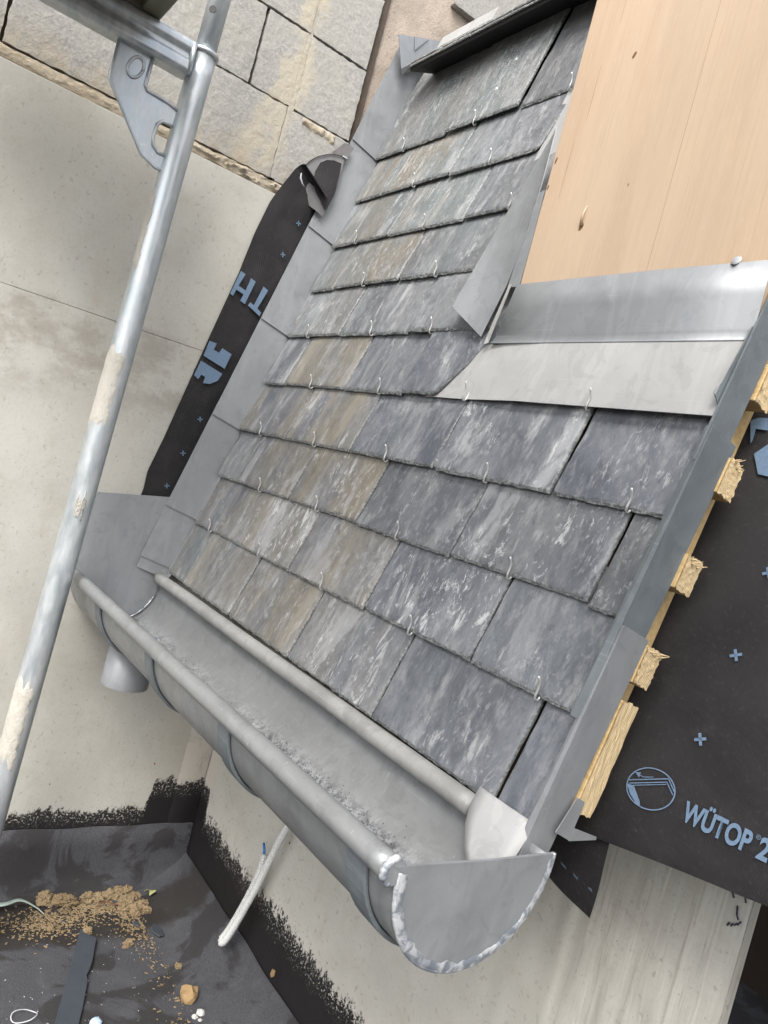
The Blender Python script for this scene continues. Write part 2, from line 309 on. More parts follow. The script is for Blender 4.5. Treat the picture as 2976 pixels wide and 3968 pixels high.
def tube(name, pts, r, mat, parent=None, seg=10, closed=True, jitter=0, base=None):
    pts = [Vector(p) for p in pts]; n = len(pts); v = []; f = []; prev = None
    for i, p in enumerate(pts):
        d = (pts[min(i + 1, n - 1)] - pts[max(i - 1, 0)]).normalized()
        if prev is None:
            a = Vector((0, 0, 1)) if abs(d.z) < .9 else Vector((1, 0, 0)); e1 = d.cross(a).normalized()
        else: e1 = (prev - d * prev.dot(d)).normalized()
        prev = e1; e2 = d.cross(e1); rr = r[i] if isinstance(r, (list, tuple)) else r
        for k in range(seg):
            t = 2 * math.pi * k / seg; q = rr * (1 + (jitter * rnd.uniform(-1, 1) if jitter else 0))
            v.append(p + e1 * q * math.cos(t) + e2 * q * math.sin(t))
    for i in range(n - 1):
        for k in range(seg): f.append((i * seg + k, i * seg + (k + 1) % seg, (i + 1) * seg + (k + 1) % seg, (i + 1) * seg + k))
    if closed: f.append(tuple(reversed(range(seg)))); f.append(tuple(range((n - 1) * seg, n * seg)))
    o = mobj(name, v, f, mat, parent, smooth=True, base=base); return o
def sweep_x(name, prof, xs, zoff, mat, parent, closed=False, smooth=True):   # open (Y,Z) profile swept along X
    n = len(prof); v = []; f = []
    for x in xs:
        for (y, z) in prof: v.append((x, y, z + zoff(x)))
    for i in range(len(xs) - 1):
        for k in range(n - 1 + (1 if closed else 0)):
            f.append((i * n + k, i * n + (k + 1) % n, (i + 1) * n + (k + 1) % n, (i + 1) * n + k))
    return mobj(name, v, f, mat, parent, smooth)
def clod(name, c, r, mat, seed, parent=None, flat=.75, amp=.35, sub=3):
    bm = bmesh.new(); bmesh.ops.create_icosphere(bm, subdivisions=sub, radius=1)
    for v in bm.verts:
        d = v.co.normalized(); k = 1 + amp * noise.fractal(d * 1.7 + Vector((seed, seed * 2, 3)), .8, 2, 4)
        v.co = Vector((d.x, d.y, d.z * flat)) * r * k
    zmin = min(v.co.z for v in bm.verts)
    me = bpy.data.meshes.new(name); bm.to_mesh(me); bm.free(); me.materials.append(mat)
    o = bpy.data.objects.new(name, me); COL.objects.link(o); o.location = (c[0], c[1], c[2] - zmin * .8)
    if parent: o.parent = parent
    return o
def text(name, body, origin, ex, ey, height, width, mat, parent, weight=0.0):
    cu = bpy.data.curves.new(name, 'FONT'); cu.body = body; cu.size = 1; cu.offset = weight; cu.extrude = 0
    t = bpy.data.objects.new(name + '_tmp', cu); COL.objects.link(t)
    dg = bpy.context.evaluated_depsgraph_get(); me = bpy.data.meshes.new_from_object(t.evaluated_get(dg)); bpy.data.objects.remove(t)
    xs = [v.co.x for v in me.vertices]; ys = [v.co.y for v in me.vertices]
    kx = width / (max(xs) - min(xs)); capy = .72; ky = height / capy
    pl = wloc(parent)
    for v in me.vertices:
        v.co = Vector(origin) + ex * (v.co.x - min(xs)) * kx + ey * v.co.y * ky - pl
    me.materials.clear(); me.materials.append(mat)
    o = bpy.data.objects.new(name, me); COL.objects.link(o); o.parent = parent; return o
# ================================================================== setting: flat roof floor
FZ = -0.70
floor = mobj('floor', [(-.2, -4, FZ), (5, -4, FZ), (5, 3, FZ), (-.2, 3, FZ)], [(0, 1, 2, 3)], MBI); tag(floor, kind='structure')
def cant(name, prof_fn, n, mat, parent):
    v = []; f = []
    for i in range(n + 1):
        ring = prof_fn(i / n); k = len(ring); v += ring
    for i in range(n):
        for j in range(k - 1): f.append((i * k + j, i * k + j + 1, (i + 1) * k + j + 1, (i + 1) * k + j))
    return mobj(name, v, f, mat, parent, True)
def nz(x, y, z, s): return noise.noise(Vector((x, y, z)) * s)
# bitumen sheet turned up the foot of both walls (top edge lapped and wavy)
def upA(t):
    y = -1.6 + t * 1.82; w_ = .004 * nz(y, 1, 0, 9)
    return [(.067, y, -.560 + w_ * 2), (.0715, y, -.561 + w_ * 2), (.0730 + abs(w_) * .5, y, -.60), (.0745 + w_ * .3, y, -.655), (.079 + w_ * .5, y, -.686 + w_ * .4), (.086 + w_, y, -.6955), (.098, y, -.6990)]
cant('bitumen_upstand', upA, 90, MBI, floor)
def upB(t):
    x = .07 + t * 1.6; w_ = .005 * nz(x, 4, 0, 9)
    return [(x, .220, -.627 + w_), (x, .2155, -.629 + w_), (x, .205, -.645), (x, .178 + w_, -.668), (x, .150 + w_, -.688), (x, .125 + w_, -.6955), (x, .10, -.698)]
cant('bitumen_upstand', upB, 80, MBI, floor)
# ================================================================== party wall (left)
wa = thing('party_wall', (.0, 0, FZ), 'cream concrete wall with bare grey blocks above, left of the roof', 'wall')
box('panel', (-.14, -1.7, -.72), (.065, .2225, .4424), MC, wa, .0006)
box('panel', (-.14, -1.7, .4430), (.0642, 1.3, .797), MC, wa, .0012)
box('backing', (-.20, -1.7, -.72), (-.145, 1.3, 2.3), MRE, wa)
box('panel', (-.14, .2235, -.72), (.0628, 1.3, .4415), MC, wa, .001)
# lighter plaster strip in the corner, between crack and rear wall
v = []; f = []; NZ_ = 60
for i in range(NZ_ + 1):
    z = -.66 + i * .86 / NZ_
    v += [(.0655, .160 + .002 * nz(0, 0, z, 40), z), (.0685 + .002 * nz(3, 0, z, 50), .172 + .004 * nz(1, 0, z, 30), z), (.0675 + .003 * nz(5, 0, z, 35), .20 + .006 * nz(2, 0, z, 25), z), (.0655, .214 + .006 * nz(8, 0, z, 30), z)]
for i in range(NZ_):
    for j in range(3): f.append((i * 4 + j, i * 4 + j + 1, i * 4 + j + 5, i * 4 + j + 4))
mobj('plaster_strip', v, f, MC, wa, True)
hole = [(.0658, .0965 + .0042 * math.cos(t) * (1 + .3 * rnd.uniform(-1, 1)), -.424 + .0052 * math.sin(t) * (1 + .3 * rnd.uniform(-1, 1))) for t in [k * .449 for k in range(14)]]
plate('chipped_ring', hole, .0006, mat_mortar('chipped_concrete', (.45, .42, .37), (.52, .49, .43), (.3, .27, .22)), wa, normal=(1, 0, 0))
plate('anchor_hole', [(.0664, .0965 + .0018 * math.cos(t), -.4245 + .0024 * math.sin(t)) for t in [k * .6283 for k in range(10)]], .0004, MKNOT, wa, normal=(1, 0, 0))
plate('anchor_hole', [(.0656, -.108 + .0012 * math.cos(t), -.468 + .0016 * math.sin(t)) for t in [k * .6283 for k in range(10)]], .0004, MKNOT, wa, normal=(1, 0, 0))
def rough_box(name, y0, y1, z0, z1, x1, depth, mat, parent, seed, amp=.0010, step=.006):
    ny = max(2, int((y1 - y0) / step)); nz_ = max(2, int((z1 - z0) / step)); v = []; f = []
    for i in range(ny + 1):
        for j in range(nz_ + 1):
            y = y0 + (y1 - y0) * i / ny; z = z0 + (z1 - z0) * j / nz_
            e = min(y - y0, y1 - y, z - z0, z1 - z); rd = 0.0004 if e < .001 else 0
            dy = dz = 0
            if i in (0, ny): dy = .0022 * noise.noise(Vector((seed, z * 70, 1)))
            if j in (0, nz_): dz = .0022 * noise.noise(Vector((seed, y * 70, 2)))
            v.append((x1 - rd + amp * noise.fractal(Vector((seed, y * 90, z * 90)), .7, 2, 3), y + dy, z + dz))
    k = nz_ + 1
    for i in range(ny):
        for j in range(nz_): f.append((i * k + j, (i + 1) * k + j, (i + 1) * k + j + 1, i * k + j + 1))
    nb = len(v); rim = [i * k for i in range(ny + 1)] + [ny * k + j for j in range(1, nz_ + 1)] + [i * k + nz_ for i in range(ny - 1, -1, -1)] + [j for j in range(nz_ - 1, 0, -1)]
    for q in rim: v.append(v[q])
    n2 = len(v)
    for q in rim: v.append((x1 - depth, v[q][1], v[q][2]))
    for a in range(len(rim)):
        b = (a + 1) % len(rim); f.append((nb + a, nb + b, n2 + b, n2 + a))
    return mobj(name, v, f, mat, parent, True)
G_ = .0006
rows_b = [(.823, .9705, [(-1.7, -.98), (-.975, -.492), (-.488, .018), (.030, .172)]), (.9735, 1.1255, [(-1.7, -1.07), (-1.065, -.567), (-.563, -.0715), (-.0665, .0225), (.0315, .170)]),
          (1.1285, 1.280, [(-1.7, -.978), (-.972, -.478), (-.474, .0265), (.0318, .168)]), (1.283, 1.434, [(-1.7, -1.06), (-1.055, -.56), (-.555, -.07), (-.066, .168)]), (1.437, 1.59, [(-1.7, -.98), (-.975, -.49), (-.485, .168)])]
sd_ = 1.0
for (z0, z1, segs) in rows_b:
    for (y0, y1) in segs:
        if y1 < -.62: continue
        sd_ += 3.7; rough_box('block', y0 + G_, y1 - G_, z0 + G_, z1 - G_, .058 + rnd.uniform(-.002, .002), .05, MB, wa, sd_)
for (z0, z1, y0, y1) in ((1.376, 1.53, .34, .60), (1.376, 1.53, -.0, -.0), (1.21, 1.372, .43, .70)):
    if y1 > y0: sd_ += 3; rough_box('block', y0, y1, z0, z1, .058, .05, MB, wa, sd_)
box('bed_joint', (-.13, -1.7, .80), (.046, .19, 1.6), mat_plain('dark_joint_mortar', (.085, .065, .05), .95, 0, .3, 90), wa)
# recessed rough render right of the blocks
v = []; f = []; ny, nz2 = 70, 70
for i in range(ny + 1):
    for j in range(nz2 + 1):
        y = .165 + i * .7 / ny; z = .79 + j * .95 / nz2
        v.append((.040 + .0035 * noise.fractal(Vector((y * 26, z * 26, 2)), .7, 2, 4) + (-.012 if y < .175 else 0) + .012 * max(0, 1 - (y - .17) / .05) * 0, y, z))
for i in range(ny):
    for j in range(nz2): f.append((i * (nz2 + 1) + j, (i + 1) * (nz2 + 1) + j, (i + 1) * (nz2 + 1) + j + 1, i * (nz2 + 1) + j + 1))
mobj('render_coat', v, f, MRE, wa, True)
# smeared mortar up the stacked joint and the squeezed bed joint on the panel
def smear(name, fn, nu, nv, mat, parent):
    v = [fn(i / nu, j / nv) for i in range(nu + 1) for j in range(nv + 1)]; f = []
    for i in range(nu):
        for j in range(nv): f.append((i * (nv + 1) + j, (i + 1) * (nv + 1) + j, (i + 1) * (nv + 1) + j + 1, i * (nv + 1) + j + 1))
    return mobj(name, v, f, mat, parent, True)
def sm1(a, b):
    z = .826 + a * .40; c = .0265 + .002 * nz(0, 0, z, 20); hw = .0085 + .002 * nz(0, 4, z, 14); y = c + (b * 2 - 1) * hw
    prof = (1 - (b * 2 - 1) ** 2); x = .0570 + .0008 * prof + .0008 * nz(y, z, 3, 120)
    if b in (0, 1): x = .050
    return (x, y, z)
smear('mortar_joint', sm1, 90, 10, MB, wa)
def sm2(a, b):
    y = -1.0 + a * 1.17; hh = .0125 + .004 * nz(y, 2, 0, 22); z = .810 + (b * 2 - 1) * hh + .002 * nz(y, b * 5, 1, 60)
    prof = 1 - (b * 2 - 1) ** 2; lump = max(0, noise.fractal(Vector((y * 45, b * 2.5, 7)), .7, 2, 4)); q = max(0, min(1, (y + .16) * 12)); x = .0560 + .0022 * prof + (.002 + .012 * q) * lump * prof
    if b in (0, 1): x = .044
    return (x, y, z)
smear('bed_mortar', sm2, 420, 14, MMO, wa)
def sm3(a, b):
    y = .055 + a * .085; z = .968 - b * (.030 + .012 * nz(y, 3, 0, 50)) + .003; prof = math.sin(math.pi * min(1, b + .15)); x = .055 + .006 * prof + .004 * nz(y, z, 1, 90)
    if b == 0 or b == 1 or a in (0, 1): x = .050
    return (x, y, z)
smear('mortar_patch', sm3, 30, 10, MMO, wa)
# ================================================================== rear wall under the eaves
wb = thing('eaves_wall', (.65, .3, FZ), 'pale concrete wall under the gutter with black bitumen brushed along its foot', 'wall')
v = []; f = []; nx, nzz = 120, 70
for i in range(nx + 1):
    for j in range(nzz + 1):
        x = .069 + i * (1.235 - .069) / nx; z = -.72 + j * .80 / nzz; k = max(0, min(1, (x - .9) / .15))
        v.append((x, .222 - k * .004 * noise.fractal(Vector((x * 60, 0, z * 5)), .7, 2, 3) - .0007 * noise.fractal(Vector((x * 20, 5, z * 20)), .7, 2, 3), z))
for i in range(nx):
    for j in range(nzz): f.append((i * (nzz + 1) + j, (i + 1) * (nzz + 1) + j, (i + 1) * (nzz + 1) + j + 1, i * (nzz + 1) + j + 1))
mobj('wall_face', v, f, MC, wb, True)
box('wall_core', (.069, .2285, -.72), (1.2335, .244, .085), MC, wb)
for (x, z, q) in ((.30, -.36, 0), (.45, -.40, 0)):
    plate('anchor_hole', [(x + .0016 * math.cos(t), .2205, z + .0020 * math.sin(t)) for t in [k * .6283 for k in range(10)]], .0006, MDARK, wb, normal=(0, -1, 0))
for a, b in (((1.216, -.031), (1.219, -.036)), ((1.229, -.029), (1.231, -.034)), ((1.2245, -.041), (1.226, -.049)), ((1.226, -.049), (1.2285, -.053)), ((1.220, -.064), (1.2215, -.060)), ((1.2235, -.0625), (1.225, -.059)), ((1.2265, -.060), (1.2285, -.0565)), ((1.229, -.058), (1.2315, -.053))):
    tube('pen_mark', [(a[0], .2168, a[1]), (b[0], .2172, b[1])], .0009, MPEN, wb, 6)
# space beyond the end of the wall, its shade put into the dark brown
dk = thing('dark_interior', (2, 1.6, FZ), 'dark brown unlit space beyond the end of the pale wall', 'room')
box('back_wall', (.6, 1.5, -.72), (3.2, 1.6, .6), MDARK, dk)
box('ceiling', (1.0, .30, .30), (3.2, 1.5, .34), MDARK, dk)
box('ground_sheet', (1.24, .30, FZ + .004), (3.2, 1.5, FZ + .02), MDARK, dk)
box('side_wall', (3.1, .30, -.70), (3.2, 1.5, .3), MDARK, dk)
cb = tube('cable', [(1.2352 + .0045, .30, -.062), (1.262, .285, -.047), (1.29, .275, -.036), (1.36, .29, -.03), (1.5, .4, -.04)], .0022, MWHITE, None, 8, base=(1.24, .30, -.062)); tag(cb, 'thin white cable in the dark beyond the pale wall end', 'cable')
# ================================================================== slate roof
S_ = [0, .109, .215, .3203, .4303, .5414, .652, .7626, .8752, .9884, 1.10]
roof = thing('slate_roof', rp(.6, 0, -.06), 'steep roof slope of grey slates held by wire hooks', 'roof')
RB = wloc(roof)
def edgeL(s): return .1035 - .031 * s
def slate_mesh(wd, ln, seed, fr=None, fl=None, dress=.0065, t=.0048, tuck=False):
    """local x across, y up the slope, z out of the roof; y=0 lower edge."""
    def axis(total, fine, n, both=True):
        a = [0, .0012, .003, .0055, .009]; b = [total - q for q in reversed(a)] if both else [total]
        m_ = [.009 + (total - (.018 if both else .009)) * i / n for i in range(1, n)]
        return [q for q in a if q < total * .45] + m_ + [q for q in b if q > total * .55 or q == total]
    xs = axis(wd, 0, max(3, int(wd / .0062))); ys = axis(ln, 0, 11, False); v = []; f = []; E_ = []; nx = len(xs); ny = len(ys)
    sv = Vector((seed * 7.13, seed * 3.3, seed)); ph = rnd.uniform(0, 9)
    chipc = rnd.choice((0, 0, 1, 2)); cs = rnd.uniform(.004, .009)
    for j, y in enumerate(ys):
        for i, x in enumerate(xs):
            px, py = x, y; de_b = y; de_l = x; de_r = wd - x
            nb = noise.fractal(Vector((x * 120, seed, 1)), .7, 2, 4); nl = noise.fractal(Vector((y * 120, seed, 5)), .7, 2, 4); nr = noise.fractal(Vector((y * 120, seed, 9)), .7, 2, 4)
            hb = dress * (.45 + .6 * abs(noise.noise(Vector((x * 85, seed * 2, 3))))); hl = dress * .34 * (.4 + abs(noise.noise(Vector((y * 85, seed * 2, 4))))); hr = dress * .34 * (.4 + abs(noise.noise(Vector((y * 85, seed * 2, 6)))))
            drop = 0
            rg = .35 + .65 * abs(noise.noise(Vector((x * 260, y * 260, seed))))
            if de_b < hb: drop = max(drop, (1 - de_b / hb) ** .8)
            if de_l < hl: drop = max(drop, (1 - de_l / hl) ** .8 * .8)
            if de_r < hr: drop = max(drop, (1 - de_r / hr) ** .8 * .8)
            z = -drop * t * .80 * (.6 + .4 * rg) + .0011 * noise.noise(Vector((x * 9, y * 9, seed))) + .00045 * noise.fractal(Vector((x * 55, y * 30, seed)), .7, 2, 3) * (2.5 if drop > .1 else 1)
            if j == 0: py += .0013 * nb
            if i == 0: px += .0010 * nl
            if i == nx - 1: px += .0010 * nr
            # rounded / knocked corners
            if chipc in (1,) and de_r + de_b < cs: py += (cs - de_r - de_b) * .55; px -= (cs - de_r - de_b) * .3
            if chipc in (2,) and de_l + de_b < cs: py += (cs - de_l - de_b) * .55; px += (cs - de_l - de_b) * .3
            a = fl(py) if fl else 0.0; b = fr(py) if fr else wd
            if fl or fr: px = a + (px / wd) * (b - a)
            v.append((px, py, z)); E_.append(drop)
    N = nx * ny
    for j in range(ny - 1):
        for i in range(nx - 1): q = j * nx + i; f.append((q, q + 1, q + nx + 1, q + nx))
    rim = list(range(nx)) + [j * nx + nx - 1 for j in range(1, ny)] + [(ny - 1) * nx + i for i in range(nx - 2, -1, -1)] + [j * nx for j in range(ny - 2, 0, -1)]
    for q in rim: v.append((v[q][0], v[q][1], -t)); E_.append(1.0)
    L = len(rim)
    for a in range(L): b = (a + 1) % L; f.append((rim[b], rim[a], N + a, N + b))
    f.append(tuple(N + a for a in range(L)))
    me = bpy.data.meshes.new('slate'); me.from_pydata(v, [], f); me.materials.append(MS)
    me.polygons.foreach_set('use_smooth', [i < (nx - 1) * (ny - 1) and max(E_[q] for q in f[i]) < .06 for i in range(len(f))]); me.update()
    at = me.attributes.new('edge', 'FLOAT', 'POINT'); at.data.foreach_set('value', E_)
    return me
def place_slate(x0, x1, s, ln, seed, n0=0.0, tilt=None, fr=None, fl=None, skew=0.0, parent=None):
    me = slate_mesh(x1 - x0, ln, seed, fr, fl)
    o = bpy.data.objects.new('slate', me); COL.objects.link(o); o.parent = parent or roof
    tl = tilt if tilt is not None else .0085 / .11
    ey = (U - NN * tl).normalized(); ex = Vector((1, 0, 0)); ez = ex.cross(ey)
    if skew: ex2 = (ex + ey * skew).normalized(); ey = ez.cross(ex2); ex = ex2
    mm = Matrix((ex, ey, ez)).transposed().to_4x4(); mm.translation = rp(x0, s, n0) - wloc(o.parent)
    o.matrix_local = mm; o.color = TINT; return o
TINT = (.2, .3, .3, 1)
J = [[.199, .419, .635, .857, 1.076], [.311, .527, .7485, .9675], [.202, .42, .639, .860, 1.0815], [.304, .531, .750, .9715], [.188, .419, .595], [.305, .528], [.184, .4135, .636], [.300, .5225], [.181, .407], [.318, .522]]
# per slate: brown stain, chalk, green cast
SPEC = {(0, 2): (.85, .35, 0, 1), (0, 3): (.45, .5, 0, 1), (0, 4): (.05, .35, .1, 1), (0, 5): (0, .02, .1, 1), (1, 1): (.6, .8, 0, 1), (1, 2): (.8, .45, 0, 1), (1, 3): (.05, .95, 0, 1), (1, 4): (.1, .35, .2, 1), (2, 1): (.75, .6, 0, 1), (2, 2): (1.0, .7, 0, 1), (2, 3): (.1, .45, 0, 1), (2, 4): (.15, .8, 0, 1), (2, 5): (.2, .35, .3, 1), (3, 0): (.75, .6, 0, 1), (3, 1): (.9, .55, 0, 1), (3, 2): (0, .2, .2, 1), (3, 3): (.05, 1.0, .1, 1), (3, 4): (0, .45, 0, 1), (4, 0): (.1, .7, 0, 1), (4, 1): (.85, .4, .2, 1), (4, 2): (.05, .3, 0, 1), (4, 3): (0, .4, 0, 1), (5, 0): (.4, .5, .3, 1), (5, 1): (.15, .9, .2, 1), (6, 1): (.8, .35, .5, 1), (7, 0): (.8, .5, .6, 1), (8, 1): (.8, .5, .7, 1), (9, 0): (.5, .35, .8, 1)}
RIGHT = [1.130, 1.134, 1.134, 1.134, .70, .765, .72, .72, .632, .72]
sd_ = 5.0
for k in range(10):
    s0 = S_[k]; xs = [edgeL(s0) + .003] + J[k] + [RIGHT[k]]; ln = .150
    if k == 0: s0 = -.004; ln = .155
    if k == 9: ln = .235
    for i in range(len(xs) - 1):
        sd_ += 1.37; g = .0017; a, b = xs[i] + (g if i else 0), xs[i + 1] - (g if i < len(xs) - 2 else 0)
        n0 = rnd.uniform(-.0012, .0014); ds = rnd.uniform(-.0018, .0018); fr = fl = None; sk = rnd.uniform(-.006, .006); tl = None
        if i == 0: fl = (lambda y, q=s0: -.031 * y + .002 * noise.noise(Vector((q * 9, y * 60, 0))))
        if k == 0: ds *= .3; sk *= .3
        if k == 2 and i == len(xs) - 2: a += .001; n0 = -.001; ds = -.004
        if k == 0 and i == len(xs) - 2: n0 = -.0025; a += .001
        if k == 4 and i == len(xs) - 2:
            wd = b - a; fr = (lambda y, a=a, s0=s0: max(.02, (.683 + (s0 + y - .4335) * .72) - a)); sk = 0; n0 = .0045; ds = .001; tl = .055
        if k == 8 and i == len(xs) - 2: fr = (lambda y, wd=b - a: wd + .13 * y - max(0, .012 - y) * .5)
        if k == 5 and i == len(xs) - 2: n0 = .0035
        if k == 9: tl = .035; n0 = n0 - .001 * i
        if k == 9 and i == 1: n0 = .0045
        if k == 9 and i == 2: n0 = -.002
        if k == 3 and i >= 1: pass
        xm = (a + b) / 2; TINT = SPEC.get((k, i)) or (max(0, min(1, 1.15 - xm * 1.35)) * rnd.uniform(.35, 1.0), rnd.uniform(.05, .55), rnd.uniform(.1, .8) if k > 5 else rnd.uniform(0, .4), 1)
        place_slate(a, b, s0 + ds, ln, sd_, n0, tl, fr, fl, sk)
plate('roof_light_stop', [rp(.068, -.012, -.034), rp(1.108, -.012, -.034), rp(1.108, 1.30, -.034), rp(.068, 1.30, -.034)], .02, MRUST, roof)  # unseen backing sheet, added so no light leaks between the slates
for (x, s) in ((.30, .0), ):
    pass
# nails in the top course
for (x, s) in ((.437, 1.118), (.425, 1.055)):
    bm = bmesh.new(); bmesh.ops.create_uvsphere(bm, u_segments=10, v_segments=6, radius=.0048)
    for q in bm.verts: q.co.z *= .3
    me = bpy.data.meshes.new('nail_head'); bm.to_mesh(me); bm.free(); me.materials.append(MSTEEL)
    o = bpy.data.objects.new('nail_head', me); COL.objects.link(o); o.parent = roof
    mm = Matrix((Vector((1, 0, 0)), U, NN)).transposed().to_4x4(); mm.translation = rp(x, s, .0045 - (s - .9884) * .035) - RB; o.matrix_local = mm
# hooks
hk = tube('slate_hook', [(0, .012, -.0062), (0, .0, -.0064), (0, -.0035, -.0048), (0, -.0046, -.002), (.0002, -.0032, .0012), (.0005, .002, .0028), (.001, .009, .0032), (.0014, .015, .0052), (.0015, .0195, .0092), (.0015, .0225, .0125)], .00150, MSTEEL, None, 7, base=(0, 0, 0))
hmesh = hk.data; bpy.data.objects.remove(hk)
def hook(x, s, n=0.0, parent=None, sc=1.0):
    o = bpy.data.objects.new('slate_hook', hmesh); COL.objects.link(o); o.parent = parent or roof
    a = rnd.uniform(-.10, .10); ex = (Vector((1, 0, 0)) * math.cos(a) + U * math.sin(a)); ey = NN.cross(ex)
    sc *= .84; mm = Matrix((ex * sc, ey * sc, NN * sc)).transposed().to_4x4(); mm.translation = rp(x, s, n) - wloc(o.parent); o.matrix_local = mm
for k in range(1, 10):
    for x in J[k - 1]:
        if k == 4 and x > .6: continue
        if x > .70 and k > 4: continue
        hook(x + rnd.uniform(-.003, .003), S_[k] + (0 if k != 9 else .0), .001)
hook(.750, S_[4], .003); hook(.9715, S_[4], .003); hook(.64, S_[9], .0)
# battens and the counter batten showing past the verge
def bx_r(name, x0, x1, s0, s1, n0, n1, mat, parent, bev=.0012):
    c = [rp(x0, s0, n0), rp(x1, s0, n0), rp(x1, s1, n0), rp(x0, s1, n0), rp(x0, s0, n1), rp(x1, s0, n1), rp(x1, s1, n1), rp(x0, s1, n1)]
    return hexa(name, c, mat, parent, bev)
bx_r('counter_batten', 1.070, 1.1135, .0, 1.25, -.0845, -.0605, MW, roof)
for (s0, s1, xe) in ((.367, .4055, 1.1425), (.2625, .2985, 1.1425), (.1615, .2005, 1.1415), (.0285, .1425, 1.1405), (.470, .512, 1.141), (.575, .615, 1.141), (.68, .72, 1.141)):
    b_ = bx_r('batten', .07, xe, s0, s1, -.0603, -.0348, MW, roof)
    # sawn end: ragged end-grain face with torn fibres
    v = []; f = []; ni, nj = 14, 9
    for i in range(ni + 1):
        for j in range(nj + 1):
            q = rp(xe + .0012 + .0016 * abs(noise.fractal(Vector((i * .8 + s0 * 50, j * .8, 3)), .7, 2, 3)), s0 + (s1 - s0) * i / ni + (.0015 * rnd.uniform(-1, 1) if i in (0, ni) else 0), -.0603 + .0255 * j / nj - (.0022 * rnd.random() if j == 0 else 0)); v.append(q)
    for i in range(ni):
        for j in range(nj): f.append((i * (nj + 1) + j, (i + 1) * (nj + 1) + j, (i + 1) * (nj + 1) + j + 1, i * (nj + 1) + j + 1))
    mobj('end_grain', v, f, MWE, b_)
    if s0 in (.367, .2625, .1615):
        for q in range(5):
            ss = s1 - .002 - .006 * rnd.random(); nn = -.058 + .02 * rnd.random(); l_ = rnd.uniform(.004, .011)
            p0 = rp(xe, ss, nn); p1 = rp(xe + l_, ss + rnd.uniform(.0, .006), nn - rnd.uniform(.001, .007))
            tube('splinter', [p0, (p0 + p1) / 2, p1], [.0012, .0008, .0002], MWE, b_, 5)
# ================================================================== wall flashing (stepped zinc soakers)
fl_ = thing('step_flashing', rp(.1, 0, 0), 'row of lapped grey zinc soakers along the left edge of the slates', 'flashing')
st = [-.0185, .0045, .115, .3205, .5455, .7715, .991, 1.225]
for i in range(len(st) - 1):
    s0, s1 = st[i], st[i + 1] + .03; off = .0006 + .0012 * 0
    nt_ = (.057 if i == 0 else .060 + .0008 * i)
    if i == len(st) - 2: s1 = 1.235
    def XX(s, lift): return edgeL(s) - .0035 + lift
    a = .0022 if i else .0005
    pts = [(XX(s0, a), s0, -.004), (XX(s1, -.0012), s1, -.012), (XX(s1, -.0012) - .003, s1, nt_), (XX(s0, a) - .003, s0, nt_)]
    plate('soaker', [rp(*q) for q in pts], .0009, MZ, fl_, normal=(1, 0, 0))
    plate('soaker_foot', [rp(XX(s0, a) , s0 - .0, -.0035), rp(XX(s0, a) + .02, s0 + .001, -.0032), rp(XX(s1, 0) + .02, s1, -.0125), rp(XX(s1, 0), s1, -.0125)], .0008, MZ, fl_, normal=NN)
# ================================================================== eaves overhang of the upper roof
ov = thing('upper_roof_edge', rp(.4, 1.2, 0), 'dark slate edge of the upper roof overhanging the top of the slope', 'roof edge')
al = math.radians(24)
def upr(x, d, h):    # d distance up the upper slope from the lip, h height normal
    lip = rp(x, 1.166, .051); dv = Vector((0, math.cos(al), math.sin(al))); hv = Vector((0, -math.sin(al), math.cos(al))); return lip + dv * d + hv * h
def usl(x0, x1, d0, d1, h0, h1, seed):
    me = slate_mesh(x1 - x0, d1 - d0, seed, dress=.004, t=.005); o = bpy.data.objects.new('slate', me); COL.objects.link(o); o.parent = ov
    dv = (upr(0, 1, 0) - upr(0, 0, 0)); hv = (upr(0, 0, 1) - upr(0, 0, 0)); mm = Matrix((Vector((1, 0, 0)), dv, hv)).transposed().to_4x4(); mm.translation = upr(x0, d0, h0) - wloc(ov); o.matrix_local = mm
for (a, b) in ((.128, .327), (.330, .545), (.548, .77)): usl(a, b, 0, .3, .005, 0, a * 31)
for (a, b) in ((.133, .228), (.231, .44), (.443, .66), (.663, .86)): usl(a, b, .002 + rnd.uniform(0, .002), .3, .0115, 0, a * 51 + 3)
hexa('upper_deck', [upr(.128, .004, -.007), upr(.90, .004, -.007), upr(.90, .8, -.007), upr(.128, .8, -.007), upr(.128, .004, -.0008), upr(.90, .004, -.0008), upr(.90, .8, -.0008), upr(.128, .8, -.0008)], MBLACK, ov)
zc = thing('zinc_corner_flashing', (.08, .25, 1.17), 'folded zinc corner piece where wall flashing turns under the upper roof', 'flashing')
plate('upstand', [(.082, .2085, 1.222), (.082, .236, 1.162), (.082, .243, 1.152), (.082, .262, 1.172), (.082, .300, 1.196), (.082, .40, 1.246), (.082, .40, 1.302)], .0012, MZ, zc, normal=(1, 0, 0))
plate('folded_ear', [(.0842, .247, 1.238), (.0846, .2555, 1.212), (.0842, .283, 1.2535)], .001, MZ, zc, normal=(1, 0, 0))
plate('drip_fold', [(.082, .236, 1.162), (.1285, .236, 1.162), (.1285, .250, 1.158), (.082, .243, 1.152)], .0012, MZ, zc)
lz = plate('loose_zinc_strip', [rp(.197, 1.196, .044), rp(.365, 1.1965, .044), rp(.362, 1.228, .042), rp(.195, 1.226, .042)], .0012, MZL, None, normal=NN, base=rp(.28, 1.196, .044)); tag(lz, 'pale zinc strip standing above the dark overhanging slate edge', 'zinc strip')
